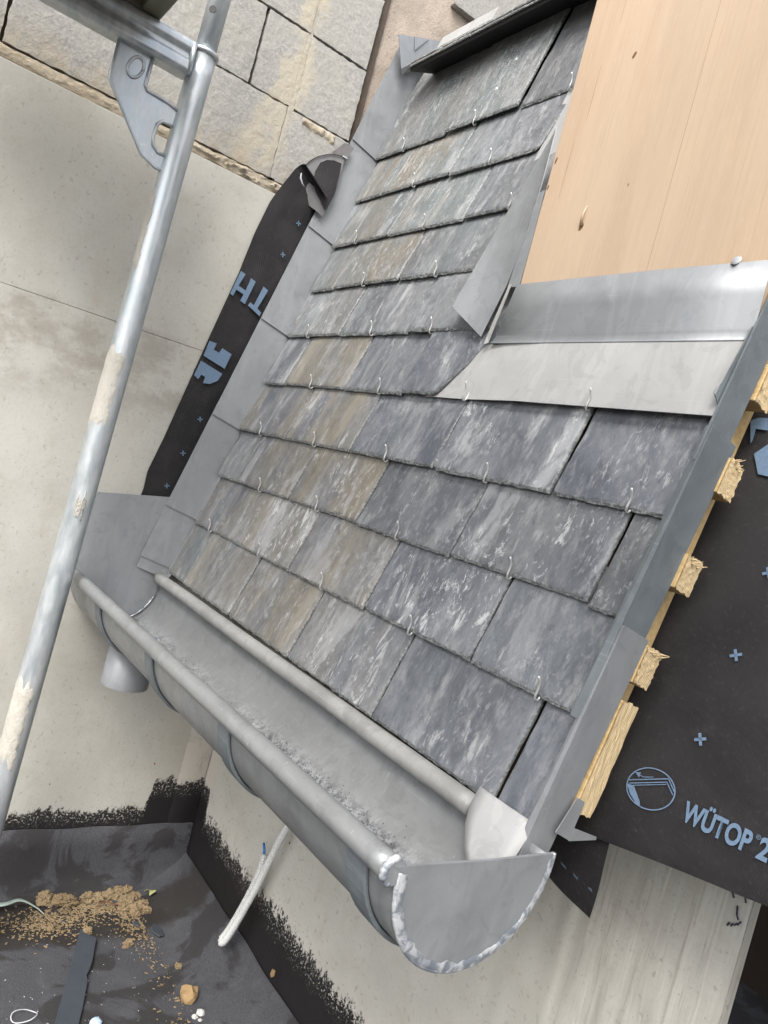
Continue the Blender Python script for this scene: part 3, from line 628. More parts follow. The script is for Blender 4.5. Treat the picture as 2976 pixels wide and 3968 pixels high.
# ================================================================== dormer ply, apron, side flashing
dp = thing('plywood_panel', (1.0, .13, .50), 'bare plywood sheet closing the dormer, upper right', 'plywood')
box('board', (.7755, .1235, .49), (1.1335, .1415, 1.9), MPLY, dp, .001)
def scar(x, z, l, w_, rot, mat=MKNOT, h=.0006, sp=False):
    c = []
    for i in range(12):
        t = 2 * math.pi * i / 12; q = 1 + .25 * rnd.uniform(-1, 1); a, b = math.cos(t) * w_ * q, math.sin(t) * l * q
        c.append((x + a * math.cos(rot) - b * math.sin(rot), .1229, z + a * math.sin(rot) + b * math.cos(rot)))
    plate('scar', c, h, mat, dp, normal=(0, -1, 0))
scar(.8725, .876, .0042, .0022, -.3); scar(.8605, .656, .005, .0028, -.35); scar(.781, .759, .004, .0013, -.2); scar(.779, .722, .003, .001, -.2); scar(.92, .70, .0016, .0006, 0)
tube('splinter', [(.8605, .1225, .657), (.8625, .1185, .669), (.8635, .1215, .682)], [.0022, .0016, .0003], MPLY, dp, 5)
plate('crack', [(.9821, .1232, .48), (.9831, .1232, .80), (.9834, .1232, 1.2), (.9831, .1232, 1.2), (.9828, .1232, .80), (.9818, .1232, .48)], .0003, MLINE, dp, normal=(0, -1, 0))
for (x, z) in ((.832, .93), (.818, .80), (.806, .70)):
    plate('crack', [(x, .1232, z), (x + .0004, .1232, z + .05), (x - .0001, .1232, z + .08), (x - .0003, .1232, z + .03)], .0003, MLINE, dp, normal=(0, -1, 0))
ap = thing('apron_flashing', rp(.95, .43, 0), 'pale zinc apron folded from the slates up onto the plywood', 'flashing')
FOLD = .5165
v = [rp(.672, .4325, -.001), rp(.69, .4315, .0034), rp(1.1355, .4300, .0036), rp(1.1365, .5165, .0045), rp(.755, .5165, .0045), rp(.735, .5165, .001)]
av = []; af = []
for (s, n_) in ((.4304, .0022), (.4304, .0036), (.46, .0038), (.49, .0041), (FOLD, .0045)):
    for x in (.655 + (s - .43) * .72, .70 + (s - .43) * .72, .74 + (s - .43) * .5, .85, 1.0, 1.1360):
        low = max(0, min(1, (.80 - x) / .06)); av.append(rp(x, s, n_ - .0066 * low * (1 if x < .795 else 0)))
for i in range(4):
    for k in range(5): af.append((i * 6 + k, i * 6 + k + 1, (i + 1) * 6 + k + 1, (i + 1) * 6 + k))
mobj('apron_lower', av, af, MZL, ap)
lo = rp(.7, FOLD, .0045)
NB = 6; vv = []; ff = []
for i in range(NB + 1):      # soft fold radius, then the upstand on the plywood
    t = i / NB; p0 = rp(0, FOLD - .002, .0045); p1 = Vector((0, .1203, .511)); mid = Vector((0, .1202, .5035))
    q = p0 * (1 - t) ** 2 + mid * 2 * t * (1 - t) + p1 * t * t
    for x in (.7525 + .006 * t, .85, 1.0, 1.1365): vv.append((x, q.y, q.z))
for zt in (.5125, .514, .55, .585):
    for x in ((.7595 if zt < .53 else .766 if zt < .56 else .7735), .85, 1.0, 1.1365): vv.append((x, .1203 - .0008 * math.sin(x * 40) * (1 if zt > .56 else .4), zt - (.0015 * (x > 1.05) if zt > .56 else 0)))
nrow = NB + 5
for i in range(nrow - 1):
    for k in range(3): ff.append((i * 4 + k, i * 4 + k + 1, (i + 1) * 4 + k + 1, (i + 1) * 4 + k))
au = mobj('apron_upstand', vv, ff, MZ, ap, True); sm = au.modifiers.new('solid', 'SOLIDIFY'); sm.thickness = .001; sm.offset = -1
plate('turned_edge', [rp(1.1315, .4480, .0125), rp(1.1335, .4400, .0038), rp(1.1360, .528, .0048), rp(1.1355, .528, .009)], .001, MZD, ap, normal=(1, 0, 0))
tube('turned_tip', [rp(1.1320, .462, .0135), rp(1.1305, .455, .015), rp(1.1300, .4495, .0148), rp(1.1315, .4470, .0125)], .0007, MZ, ap, 6)
bm = bmesh.new(); bmesh.ops.create_uvsphere(bm, u_segments=12, v_segments=8, radius=.0055)
for q in bm.verts: q.co.z *= .32
me = bpy.data.meshes.new('clout_nail'); bm.to_mesh(me); bm.free(); me.materials.append(mat_plain('galvanised_nail', (.36, .37, .38), .5, .3, .15, 200))
o = bpy.data.objects.new('clout_nail', me); COL.objects.link(o); o.rotation_euler = (math.radians(72), .2, 0); o.location = (1.0965, .119, .5865); tag(o, 'round galvanised nail head at the top edge of the zinc apron', 'nail')
# zinc sheet bent out along the left cheek of the dormer
ck = thing('cheek_flashing', (.75, .12, .5), 'tapered zinc sheet bent over the slates beside the plywood edge', 'flashing')
A0 = rp(.7008, .8625, .03); B0 = rp(.662, .5635, .030); C0 = rp(.7300, .5245, .0075); R1 = Vector((.750, .1215, .585)); R2 = Vector((.764, .1212, .66)); R3 = Vector((.767, .121, .73)); R4 = Vector((.7655, .1212, .808))
Lp = [B0.lerp(A0, t / 8) for t in range(9)]; Rk = [C0, R1, R2, R3, R4]
def poly_at(P, t):
    q = t * (len(P) - 1); i = min(int(q), len(P) - 2); return P[i].lerp(P[i + 1], q - i)
v = []; f = []
for i in range(17):
    for j in range(9): v.append(poly_at(Lp, i / 16).lerp(poly_at(Rk, i / 16), j / 8))
for i in range(16):
    for j in range(8): f.append((i * 9 + j, i * 9 + j + 1, (i + 1) * 9 + j + 1, (i + 1) * 9 + j))
o = mobj('bent_sheet', v, f, MZ, ck, False); sm = o.modifiers.new('solid', 'SOLIDIFY'); sm.thickness = .001
plate('cover_strip', [(.7665, .1222, .716), (.7565, .1222, .622), (.7525, .1222, .583), (.7755, .1222, .583), (.7768, .1222, .622), (.7752, .1222, .719)], .0009, MZ, ck, normal=(0, -1, 0))
plate('soldered_seam', [Vector((.757, .1200, .587)), Vector((.741, .1190, .514)), rp(.744, .512, .0075), rp(.752, .514, .0078), Vector((.7625, .1195, .586))], .0008, MZL, ck, normal=(0, -1, 0))
plate('backing_strip', [rp(.632, .66, -.006), rp(.775, .66, -.006), rp(.79, 1.2, -.006), rp(.632, 1.2, -.006)], .001, MZL, ck, normal=NN)
# ================================================================== verge flashing (right edge)
vg = thing('verge_flashing', rp(1.138, 0, 0), 'folded zinc verge strip down the right edge of the slates', 'flashing')
XV = 1.1375
def vpiece(s0, s1, x0, x1, nt0, nb0, mat, flange=.010, nb1=None):
    nb1 = nb0 if nb1 is None else nb1
    v = [rp(x0 - flange, s0, .0085), rp(x0, s0, nt0), rp(x0 + .001, s0, nb0), rp(x0 - .006, s0, nb0 - .002), rp(x1 - flange, s1, .0055), rp(x1, s1, nt0), rp(x1 + .001, s1, nb1), rp(x1 - .006, s1, nb1 - .002)]
    o = mobj('verge_piece', v, [(0, 1, 5, 4), (1, 2, 6, 5), (2, 3, 7, 6)], mat, vg); sm = o.modifiers.new('solid', 'SOLIDIFY'); sm.thickness = .0011; bevel(o, .0011, 2); return o
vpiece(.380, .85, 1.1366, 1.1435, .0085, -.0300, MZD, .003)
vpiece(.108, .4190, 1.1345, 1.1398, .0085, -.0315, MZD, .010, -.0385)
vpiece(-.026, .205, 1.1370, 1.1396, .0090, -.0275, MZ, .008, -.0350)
gv = []; gf = []
for (s, n_, x0) in ((.006, .0095, 1.0640), (.0, .0110, 1.0640), (-.009, .0132, 1.0650), (-.018, .0155, 1.0675), (-.030, .0185, 1.0735), (-.046, .0220, 1.0860), (-.062, .0255, 1.1040)):
    for t in range(6): gv.append(rp(x0 + (1.1368 - x0) * t / 5, s, n_ - .004 * max(0, t - 3) / 2))
for i in range(6):
    for t in range(5): gf.append((i * 6 + t, i * 6 + t + 1, (i + 1) * 6 + t + 1, (i + 1) * 6 + t))
o = mobj('gutter_cover', gv, gf, MZL, vg, True); sm = o.modifiers.new('solid', 'SOLIDIFY'); sm.thickness = .0012
ed = thing('eaves_drip', (1.145, .04, 0), 'small folded zinc drip under the lowest batten beside the gutter end', 'flashing')
plate('drip_face', [(1.146, .033, .036), (1.146, .0455, .031), (1.146, .0375, -.006), (1.146, .015, .003)], .001, MZ, ed, normal=(1, 0, 0))
plate('drip_ledge', [(1.146, .0375, -.0065), (1.146, .040, .006), (1.148, .075, -.0035), (1.148, .075, -.0065)], .001, MZ, ed, normal=(1, 0, 0))
# ================================================================== membrane (right)
MN = -.085
mr_ = thing('roofing_membrane', rp(1.3, 0, MN), 'black printed roofing membrane spread beyond the batten ends, right', 'membrane')
v = []; f = []; ni, nj = 60, 60
def mem_edge(x): return .010 + .19 * (x - 1.133) + .0008 * math.sin((x - 1.13) * 30) * max(0, min(1, (x - 1.16) * 8))
for i in range(ni + 1):
    x = 1.05 + i * .75 / ni
    for j in range(nj + 1):
        s0 = mem_edge(x); s = s0 + (1.2 - s0) * (j / nj) ** 1.6
        bul = .0016 * noise.fractal(Vector((x * 11, s * 7, 1)), .7, 2, 2) * max(0, min(1, (x - 1.16) / .05))
        v.append(rp(x, s, MN - .0022 + bul - .003 * math.exp(-(s - s0) / .012)))
for i in range(ni):
    for j in range(nj): f.append((i * (nj + 1) + j, (i + 1) * (nj + 1) + j, (i + 1) * (nj + 1) + j + 1, i * (nj + 1) + j + 1))
mr_sheet = mobj('sheet', v, f, MME, mr_, True)
PN = MN + .0006
def ink(name, pts, mat=MINK, parent=None, n=PN): return plate(name, [rp(x, s, n) for x, s in pts], .0003, mat, parent or mr_sheet, normal=NN)
def inkline(pts, w_, mat=MINK):
    for a, b in zip(pts[:-1], pts[1:]):
        a, b = Vector((*a, 0)), Vector((*b, 0)); d = (b - a).normalized(); q = Vector((-d.y, d.x, 0)) * w_ / 2
        a = a - d * w_ * .3; b = b + d * w_ * .3
        ink('printed_line', [((a + q).x, (a + q).y), ((b + q).x, (b + q).y), ((b - q).x, (b - q).y), ((a - q).x, (a - q).y)], mat)
cx, cs, rx_, rs_ = 1.1722, .0788, .0262, .0215
ring = []
for k in range(40):
    t = 2 * math.pi * k / 40; ring.append((cx + rx_ * math.cos(t) * .94 + .004 * math.sin(t) * -1.2, cs + rs_ * math.sin(t) * .88 + .0065 * math.cos(t)))
v = []; f = []
for k in range(40):
    x, s = ring[k]; v.append(rp(x, s, PN)); v.append(rp(cx + (x - cx) * .945, cs + (s - cs) * .945, PN))
for k in range(40): a = 2 * k; b = 2 * ((k + 1) % 40); f.append((a, b, b + 1, a + 1))
mobj('printed_circle', v, f, MINK, mr_sheet)
inkline([(1.1475, .0757), (1.1848, .095), (1.1945, .0871)], .0010); inkline([(1.1505, .0738), (1.1846, .0915), (1.1945, .0838)], .0009); inkline([(1.1545, .0735), (1.1847, .0893)], .0007)
ink('printed_wedge', [(1.1477, .0726), (1.1557, .0736), (1.1675, .0632), (1.1700, .0590), (1.166, .0592), (1.155, .0655)])
ink('printed_arrow', [(1.1515, .0858), (1.1570, .0880), (1.1572, .0828)]); inkline([(1.1561, .0852), (1.1617, .0855), (1.1700, .0895)], .0008)
ex = (rp(1.270, .0725, PN) - rp(1.211, .0695, PN)).normalized(); ey = NN.cross(ex)
text('printed_name', 'WÜTOP', rp(1.2100, .0680, PN), ex, ey, .0178, .0635, MINK, mr_sheet, .034)
text('printed_mark', '®', rp(1.2748, .0850, PN), ex, ey, .004, .004, MINK, mr_sheet)
text('printed_number', '2', rp(1.2800, .0716, PN), ex, ey, .0178, .0095, MINK, mr_sheet, .034)
text('printed_number', '0', rp(1.2905, .0722, PN), ex, ey, .0178, .0095, MINK, mr_sheet, .034)
ink('printed_letter', [(1.1132, .4723), (1.1213, .4765), (1.1307, .4766), (1.1363, .4624), (1.1228, .4632), (1.1248, .4501), (1.1239, .4458)]); ink('printed_letter', [(1.1325, .4343), (1.1426, .4465), (1.1668, .4465), (1.1668, .4105), (1.1458, .4122)])
ink('printed_letter', [(1.1405, .4766), (1.150, .4766), (1.1560, .4624), (1.1460, .4624)])
def plus(x, s, r, w_, fn):
    a = .5
    for t in (a, a + math.pi / 2):
        c, q = math.cos(t), math.sin(t); fn([(x + c * r - q * w_, s + q * r + c * w_), (x + c * r + q * w_, s + q * r - c * w_), (x - c * r + q * w_, s - q * r - c * w_), (x - c * r - q * w_, s - q * r + c * w_)])
for (x, s) in ((1.198, .227), (1.198, .141), (1.196, .313), (1.27, .155), (1.27, .24)): plus(x, s, .0058, .0014, lambda p: ink('printed_plus', p))
# membrane lap seam
# hanging torn corner behind the gutter end
fp = thing('membrane_flap', (1.12, .11, -.05), 'black torn membrane corner hanging behind the gutter end cap', 'membrane')
v = []; f = []; q4 = [Vector((1.055, .104, -.010)), Vector((1.150, .098, -.008)), Vector((1.1495, .094, -.0865)), Vector((1.070, .102, -.074))]
for i in range(13):
    for j in range(13):
        a, b = i / 12, j / 12; p = (q4[0] * (1 - a) + q4[1] * a) * (1 - b) + (q4[3] * (1 - a) + q4[2] * a) * b
        v.append(p + Vector((.003 * math.sin(b * 3) * a, .004 * math.sin(a * 4 + b * 3), 0)))
for i in range(12):
    for j in range(12): f.append((i * 13 + j, (i + 1) * 13 + j, (i + 1) * 13 + j + 1, i * 13 + j + 1))
fp_sheet = mobj('sheet', v, f, MME, fp, True)
for (x, z) in ((1.1075, -.0555), (1.125, -.0575), (1.1425, -.0585)):
    plate('printed_dash', [(x - .004, .0935, z + .001), (x + .003, .0935, z - .0004), (x + .0045, .0935, z - .003), (x - .0025, .0935, z - .0015)], 0.0003, MINKD, fp_sheet, normal=(0, -1, 0))
# ================================================================== membrane on the party wall (left)
ml = thing('roofing_membrane', rp(.07, .11, .1), 'black printed membrane strip on the wall behind the zinc soakers', 'membrane')
ob = [(.10, .106), (.121, .1075), (.1605, .118), (.2295, .120), (.30, .125), (.373, .1295), (.45, .135), (.603, .1444), (.6886, .154), (.7585, .157), (.80, .153), (.842, .147)]
def outer(s):
    for (a, na), (b, nb) in zip(ob[:-1], ob[1:]):
        if a <= s <= b: return na + (nb - na) * (s - a) / (b - a)
    return ob[-1][1]
v = []; f = []; ns, nj = 90, 14
for i in range(ns + 1):
    s = .10 + (.842 - .10) * i / ns
    for j in range(nj + 1):
        b = j / nj; n = .0 + (outer(s) - .0) * b
        x = .0668 + .0022 + .004 * max(0, nz(s, b, 0, 7)) * math.sin(math.pi * b) + .018 * max(0, (s - .70) / .142) ** 2 * (1 - .35 * b) + .0012 * nz(s, b * 2, 4, 20)
        x = min(x, edgeL(s) - .0105) if n < .072 else x
        v.append(rp(x, s, n))
for i in range(ns):
    for j in range(nj): f.append((i * (nj + 1) + j, (i + 1) * (nj + 1) + j, (i + 1) * (nj + 1) + j + 1, i * (nj + 1) + j + 1))
ml_sheet = mobj('sheet', v, f, MME, ml, True)
# curled top: the sheet rolls outwards, pale inner edge and crumpled film lobe
v = []; f = []
for i in range(13):
    t = i / 12 * 2.5
    for j in range(9):
        b = j / 8; n = .066 + (.147 - .066) * b; r_ = .012 + .006 * b
        x = .0668 + .0202 * (1 - .35 * b) + r_ * (1 - math.cos(t)) * .8; s = .842 + r_ * math.sin(t) * 1.0 - .018 * (1 - b) * (t / 2.5)
        v.append(rp(x, s, n - .012 * (t / 2.5) * b))
for i in range(12):
    for j in range(8): f.append((i * 9 + j, (i + 1) * 9 + j, (i + 1) * 9 + j + 1, i * 9 + j + 1))
mobj('curled_edge', v, f, MME, ml, True)
tube('pale_rim', [rp(.0985, .8385, .137), rp(.099, .829, .1335), rp(.099, .8220, .1245), rp(.0985, .8205, .118)], [.0009, .0020, .0016, .0008], MPAPER, ml, 6)
def lobe(name, path, n_in, depth, mat, x0, bul):
    v = []; f = []; K = len(path)
    for j in range(9):
        b = j / 8
        for (s, n) in path: v.append(rp(x0 + bul * math.sin(b * math.pi * .6), s + (.80 - s) * b * .55, n + (n_in - n) * b))
    for j in range(8):
        for k in range(K - 1): f.append((j * K + k, j * K + k + 1, (j + 1) * K + k + 1, (j + 1) * K + k))
    return mobj(name, v, f, mat, ml, True)
arc = [(.8045, .0845), (.822, .101), (.842, .121), (.8607, .1324), (.880, .1275), (.8974, .1184), (.912, .106), (.9221, .0966), (.932, .081), (.9393, .064)]
lobe('folded_lobe', arc, .05, 0, MTAPE, .0795, .006)
arc2 = [(.835, .088), (.850, .103), (.868, .109), (.8905, .1085), (.906, .098), (.916, .084), (.922, .066)]
lobe('inner_fold', arc2, .05, 0, MME, .0835, .006)
tube('film_rim', [rp(.0838, s, n) for s, n in arc2], .0008, MTAPE, ml, 6)
tube('pale_rim', [rp(.082, s, n) for s, n in arc[3:]], .0010, MBLACK, ml, 6)
tube('pale_rim', [rp(.081, .9375, .070), rp(.081, .9395, .064), rp(.081, .940, .058)], .0022, MPAPER, ml, 6)
plate('upper_tag', [rp(.079, .928, .0945), rp(.079, .966, .079), rp(.078, .972, .055), rp(.078, .93, .06)], .0006, MTAPE, ml, normal=(1, 0, 0))
def inkA(name, pts, mat=MINK):
    v = [rp(.0725 + .0032, s, n) for s, n in pts]; return plate(name, v, .0003, mat, ml_sheet, normal=(1, 0, 0))
inkA('printed_letter', [(.6031, .1438), (.6036, .1325), (.5754, .1342), (.5757, .1167), (.6038, .1188), (.6036, .1068), (.5515, .1049), (.5517, .1167), (.5665, .1166), (.5659, .1344), (.5516, .1343), (.5514, .1417)])
inkA('printed_letter', [(.6049, .0875), (.6041, .0749), (.5593, .0775), (.5567, .066), (.5484, .066), (.5531, .0979), (.5614, .0967), (.5604, .087)])
inkA('printed_emblem', [(.4471, .1330), (.4506, .1176), (.4363, .1173), (.437, .1044), (.4487, .1033), (.4485, .08), (.4152, .0788), (.4148, .1300)])
inkA('printed_emblem', [(.4034, .1295), (.4038, .0782), (.3864, .08), (.3724, .0912), (.3668, .105), (.3796, .1065), (.3795, .1157), (.3681, .1169), (.3712, .1280)])
for (s, n) in ((.30, .0745), (.223, .073), (.150, .0708), (.7606, .0845), (.6855, .0832)): plus(s, n, .0052, .0012, lambda p: inkA('printed_plus', p))
# ================================================================== gutter
gt = thing('gutter', (.64, -.09, -.11), 'half round zinc gutter with beaded front edge along the eaves', 'gutter')
YC, ZC, RG = -.089, -.010, .0865
XN, XF = 1.160, .092
def fall(x): return -.022 * (XN - x) / (XN - XF)
prof = []
for k in range(33):
    t = math.pi * k / 32; prof.append((YC + RG * math.cos(t), ZC - RG * 1.04 * math.sin(t)))
br_ = .0108; by, bz = YC - RG - br_ * .55, ZC + .001
def bead(r):
    return [(by + r * math.cos(t), bz + r * math.sin(t)) for t in [math.pi * 2 * k / 20 for k in range(20)]]
xs = [XF + (XN - XF) * i / 60 for i in range(61)]
o = sweep_x('trough', prof, xs, fall, MZG, gt); sm = o.modifiers.new('solid', 'SOLIDIFY'); sm.thickness = .0012; sm.offset = 0
def closed_bar(name, pr, xs, zf, mat, parent):
    n = len(pr); v = []; f = []
    for x in xs:
        for (y, z) in pr: v.append((x, y, z + zf(x) + .0006 * noise.noise(Vector((x * 12, y * 30, 0)))))
    for i in range(len(xs) - 1):
        for k in range(n): f.append((i * n + k, i * n + (k + 1) % n, (i + 1) * n + (k + 1) % n, (i + 1) * n + k))
    f.append(tuple(range(n))); f.append(tuple(reversed(range(len(xs) * n - n, len(xs) * n))))
    return mobj(name, v, f, mat, parent, True)
closed_bar('front_bead', bead(br_), [XF + .035 + (XN - XF - .037) * i / 60 for i in range(61)], fall, MZG, gt)
rr = .0112
closed_bar('back_roll', [(-.0125 + rr * math.cos(2 * math.pi * k / 20), -.0110 + rr * math.sin(2 * math.pi * k / 20)) for k in range(20)], [.107 + (1.0655 - .107) * i / 60 for i in range(61)], lambda x: -.008 * (1.12 - x), MZR, gt)
# near stop end with its solder bead
ecp = [(XN + .002, y, z) for y, z in prof]
ec = plate('end_cap', [(XN + .004, y, z) for y, z in ([(YC + RG * .985 * math.cos(math.pi * k / 32), ZC - RG * 1.025 * math.sin(math.pi * k / 32)) for k in range(33)] + [(by - br_ * .2, ZC + .006), (YC, ZC + .0035), (YC + RG * .98, ZC + .004)])], .003, MZ, gt, normal=(1, 0, 0))
bd = [(XN + .0035, by + br_ * .98 * math.cos(t), bz + br_ * .98 * math.sin(t)) for t in [math.pi * 2 * k / 20 for k in range(20)]]
plate('bead_cap', bd, .004, MZ, gt, normal=(1, 0, 0))
arcp = [Vector((XN + .0022, YC + (RG + .0006) * math.cos(t), ZC - (RG * 1.04 + .0006) * math.sin(t))) for t in [math.pi * k / 220 for k in range(-3, 221)]]
def solder(name, pts, r, parent, amp=.45):
    rs = [r * (1 + amp * noise.fractal(Vector((i * .33, r * 100, 1)), .8, 2, 3)) for i in range(len(pts))]
    return tube(name, pts, rs, MSOL, parent, 8)
solder('solder_seam', arcp, .0024, ec, .12)
v = []; f = []
for k in range(121):
    t = math.pi * k / 120; ri = RG - .0062 - .0035 * noise.fractal(Vector((k * .16, 3, 1)), .8, 2, 3); 
    for r_, dx in ((RG + .0004, .0046), (RG - .003, .0056), (ri, .0043)): v.append((XN + dx, YC + r_ * math.cos(t), ZC - r_ * 1.03 * math.sin(t)))
for k in range(120):
    for j in range(2): f.append((k * 3 + j, k * 3 + j + 1, (k + 1) * 3 + j + 1, (k + 1) * 3 + j))
mobj('solder_band', v, f, MSOL, ec, True)
solder('solder_seam', [Vector((XN + .001, by + br_ * .9 * math.cos(t), bz + br_ * .9 * math.sin(t))) for t in [math.pi * .42 + math.pi * 1.0 * k / 24 for k in range(25)]], .0032, gt)
# far stop end: tall zinc plate against the wall
XE = XF + .001
fe = plate('far_upstand', [(XE, y, z + fall(XF)) for y, z in [(YC + RG * .99 * math.cos(math.pi * k / 24), ZC - RG * 1.03 * math.sin(math.pi * k / 24)) for k in range(25)]] + [(XE, -.180, -.030), (XE, -.182, .03), (XE, -.168, .1235), (XE, -.02, .1440), (XE, .0355, .150), (XE, .005, .02)], .0012, MZ, gt, normal=(1, 0, 0))
solder('solder_seam', [Vector((XE + .003, YC + (RG - .003) * math.cos(t), ZC - (RG * 1.03 - .003) * math.sin(t) + fall(XF))) for t in [math.pi * (.10 + .55 * k / 90) for k in range(91)]], .0020, gt, .7)
# outlet
oc = Vector((.250, -.080, 0)); ro = .0415; zb = ZC - RG * 1.04 + fall(.23)
v = []; f = []
for (r_, z) in ((ro, zb - .073), (ro, zb + .012), (ro - .0015, zb + .012), (ro - .0015, zb - .073)):
    for k in range(40):
        t = 2 * math.pi * k / 40; zz = z
        if z > zb: zz = ZC + fall(.23) - math.sqrt(max(0, (RG * 1.04) ** 2 - (r_ * math.sin(t)) ** 2)) - .0005
        v.append((oc.x + r_ * math.cos(t), oc.y + r_ * math.sin(t), zz))
for i in range(3):
    for k in range(40): f.append((i * 40 + k, i * 40 + (k + 1) % 40, (i + 1) * 40 + (k + 1) % 40, (i + 1) * 40 + k))
mobj('outlet_pipe', v, f, MZ, gt, True)
v = []; n_ = 36
for k in range(n_):
    t = 2 * math.pi * k / n_; y = oc.y + ro * .93 * math.sin(t); x = oc.x + ro * .93 * math.cos(t); v.append((x, y, ZC + fall(x) - math.sqrt((RG * 1.04) ** 2 - (y - YC) ** 2 * 1.08) + .0016))
mobj('outlet_opening', v, [tuple(range(n_))], mat_plain('dark_outlet', (.045, .05, .058), .6, .2, .3, 90), gt)
solder('solder_seam', [Vector((x, y, z + .0006)) for x, y, z in v + v[:1]], .0022, gt, .8)
# strap brackets
for bxx in (.305, .575, .838, 1.112):
    v = []; f = []; K = 26
    for k in range(K + 1):
        t = math.pi * (.02 + .955 * k / K); r1, r2 = RG + .0012, RG + .0052
        for (r_, dx) in ((r1, -.015), (r2, -.015), (r2, .015), (r1, .015)):
            v.append((bxx + dx, YC + r_ * math.cos(t), ZC + fall(bxx) - r_ * 1.04 * math.sin(t)))
    for k in range(K):
        for j in range(4): f.append((k * 4 + j, k * 4 + (j + 1) % 4, (k + 1) * 4 + (j + 1) % 4, (k + 1) * 4 + j))
    f.append((0, 1, 2, 3)); f.append((K * 4, K * 4 + 1, K * 4 + 2, K * 4 + 3))
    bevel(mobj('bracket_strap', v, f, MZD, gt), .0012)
# grit lying in the trough
v = []; f = []
def pebble(p, r):
    b = len(v); q = [Vector((rnd.gauss(0, 1), rnd.gauss(0, 1), rnd.gauss(0, 1))).normalized() * r * rnd.uniform(.6, 1.1) for _ in range(4)]
    v.extend([p + a for a in q]); f.extend([(b, b + 1, b + 2), (b, b + 2, b + 3), (b, b + 3, b + 1), (b + 1, b + 3, b + 2)])
for i in range(3800):
    x = rnd.choice((rnd.gauss(.40, .05), rnd.gauss(.75, .09), rnd.gauss(.92, .06), rnd.uniform(.25, 1.1))); 
    if not .2 < x < 1.13: continue
    t = math.pi * (.5 - rnd.gauss(.13, .05)); r_ = RG - .0012; pebble(Vector((x, YC + r_ * math.cos(t), ZC + fall(x) - r_ * 1.04 * math.sin(t))), rnd.uniform(.0004, .0013))
tag(mobj('grit', v, f, MSHARD, gt), 'dark grit lying along the bottom of the gutter', kind='stuff')
# ================================================================== scaffold
sc = thing('scaffold', (.215, -.2145, FZ), 'galvanised scaffold upright with bracket, smeared with mortar', 'scaffold')
px, py = .215, -.2150
def lean(z): return Vector((px, py + .019 * (z - .55) * 1.0, z))
up = tube('upright', [lean(z) for z in [-.70 + i * 1.6 / 40 for i in range(41)]], .0212, MG, sc, 28)
tube('collar', [lean(.899), lean(.9005), lean(.906), lean(.9075)], [.0212, .0245, .0245, .0212], MG, sc, 28)
spg = tube('spigot', [lean(.90), lean(1.25)], .0178, MG, sc, 24)
def patch(z0, z1, th0, th1, seed, mat):
    v = []; f = []; ni, nj = 40, 16
    for i in range(ni + 1):
        for j in range(nj + 1):
            a = i / ni; b_ = j / nj; e = min(a, 1 - a) * 2; e2 = min(b_, 1 - b_) * 2
            wob = .35 * noise.fractal(Vector((a * 5, seed, 1)), .7, 2, 3); t0 = th0 + (th1 - th0) * (b_ * (1 - .3 * wob) + .12 * wob); z = z0 + (z1 - z0) * a + .02 * noise.fractal(Vector((b_ * 5, seed, 4)), .7, 2, 3)
            pr_ = min(1, e * 3.5) * min(1, e2 * 3.5); inside = pr_ + .5 * noise.fractal(Vector((a * 7, b_ * 4, seed)), .8, 2, 4)
            r_ = .0206 + .0016 * max(0, min(1, inside * 1.6)) + .0007 * noise.fractal(Vector((a * 9, b_ * 5, seed)), .8, 2, 3); c_ = lean(z)
            v.append((c_.x + r_ * math.cos(t0), c_.y + r_ * math.sin(t0), z))
    for i in range(ni):
        for j in range(nj): f.append((i * (nj + 1) + j, (i + 1) * (nj + 1) + j, (i + 1) * (nj + 1) + j + 1, i * (nj + 1) + j + 1))
    mobj('mortar_splash', v, f, mat, up, True)
MSPL = mat_mortar('dried_pale_mortar', (.42, .40, .35), (.50, .48, .425), (.33, .305, .255))
patch(.245, .385, -2.4, .15, 3, MSPL); patch(-.36, -.20, -2.2, .25, 8, MSPL); patch(.52, .66, -2.7, -.9, 12, MSPL); patch(.09, .12, -.6, .2, 17, MSPL)
def disc(name, c, nrm, r, mat, parent):
    nrm = Vector(nrm).normalized(); a = nrm.orthogonal().normalized(); b = nrm.cross(a)
    return plate(name, [Vector(c) + a * r * math.cos(2 * math.pi * k / 18) + b * r * math.sin(2 * math.pi * k / 18) for k in range(18)], .001, mat, parent, normal=nrm)
hd = (CAM - lean(.985)).normalized(); hd = Vector((.80, -.60, 0))
disc('pin_hole', lean(.972) + hd * .0182, hd, .0062, MBLACK, spg)
# transom: rolled profile with a groove, running out from the upright
tp = [(-.020, .028), (.016, .028), (.0205, .022), (.0205, .012), (.0150, .006), (.0150, -.002), (.0205, -.008), (.0205, -.022), (.016, -.028), (-.016, -.028), (-.020, -.022)]
v = []; f = []; ys = [py - .012 - i * .03 for i in range(24)]
for y in ys:
    for (x, z) in tp: v.append((px + x, y, .8800 + z))
n_ = len(tp)
for i in range(len(ys) - 1):
    for k in range(n_): f.append((i * n_ + k, i * n_ + (k + 1) % n_, (i + 1) * n_ + (k + 1) % n_, (i + 1) * n_ + k))
f.append(tuple(range(n_))); f.append(tuple(range(len(v) - n_, len(v))))
bevel(mobj('transom', v, f, MG, sc), .003, 3)
gs = [(-.3445, .853), (-.3450, .789), (-.270, .7005), (-.243, .6900), (-.2300, .6905), (-.2300, .716), (-.244, .7155), (-.2535, .7225), (-.2570, .735), (-.2555, .7585), (-.249, .7665), (-.238, .7675), (-.2300, .7665), (-.2300, .7945), (-.246, .7985), (-.2835, .8005), (-.2885, .806), (-.2880, .853)]
go = plate('gusset', [(px + .004, y, z) for y, z in gs], .005, MG, sc, normal=(1, 0, 0)); bevel(go, .0014, 2)
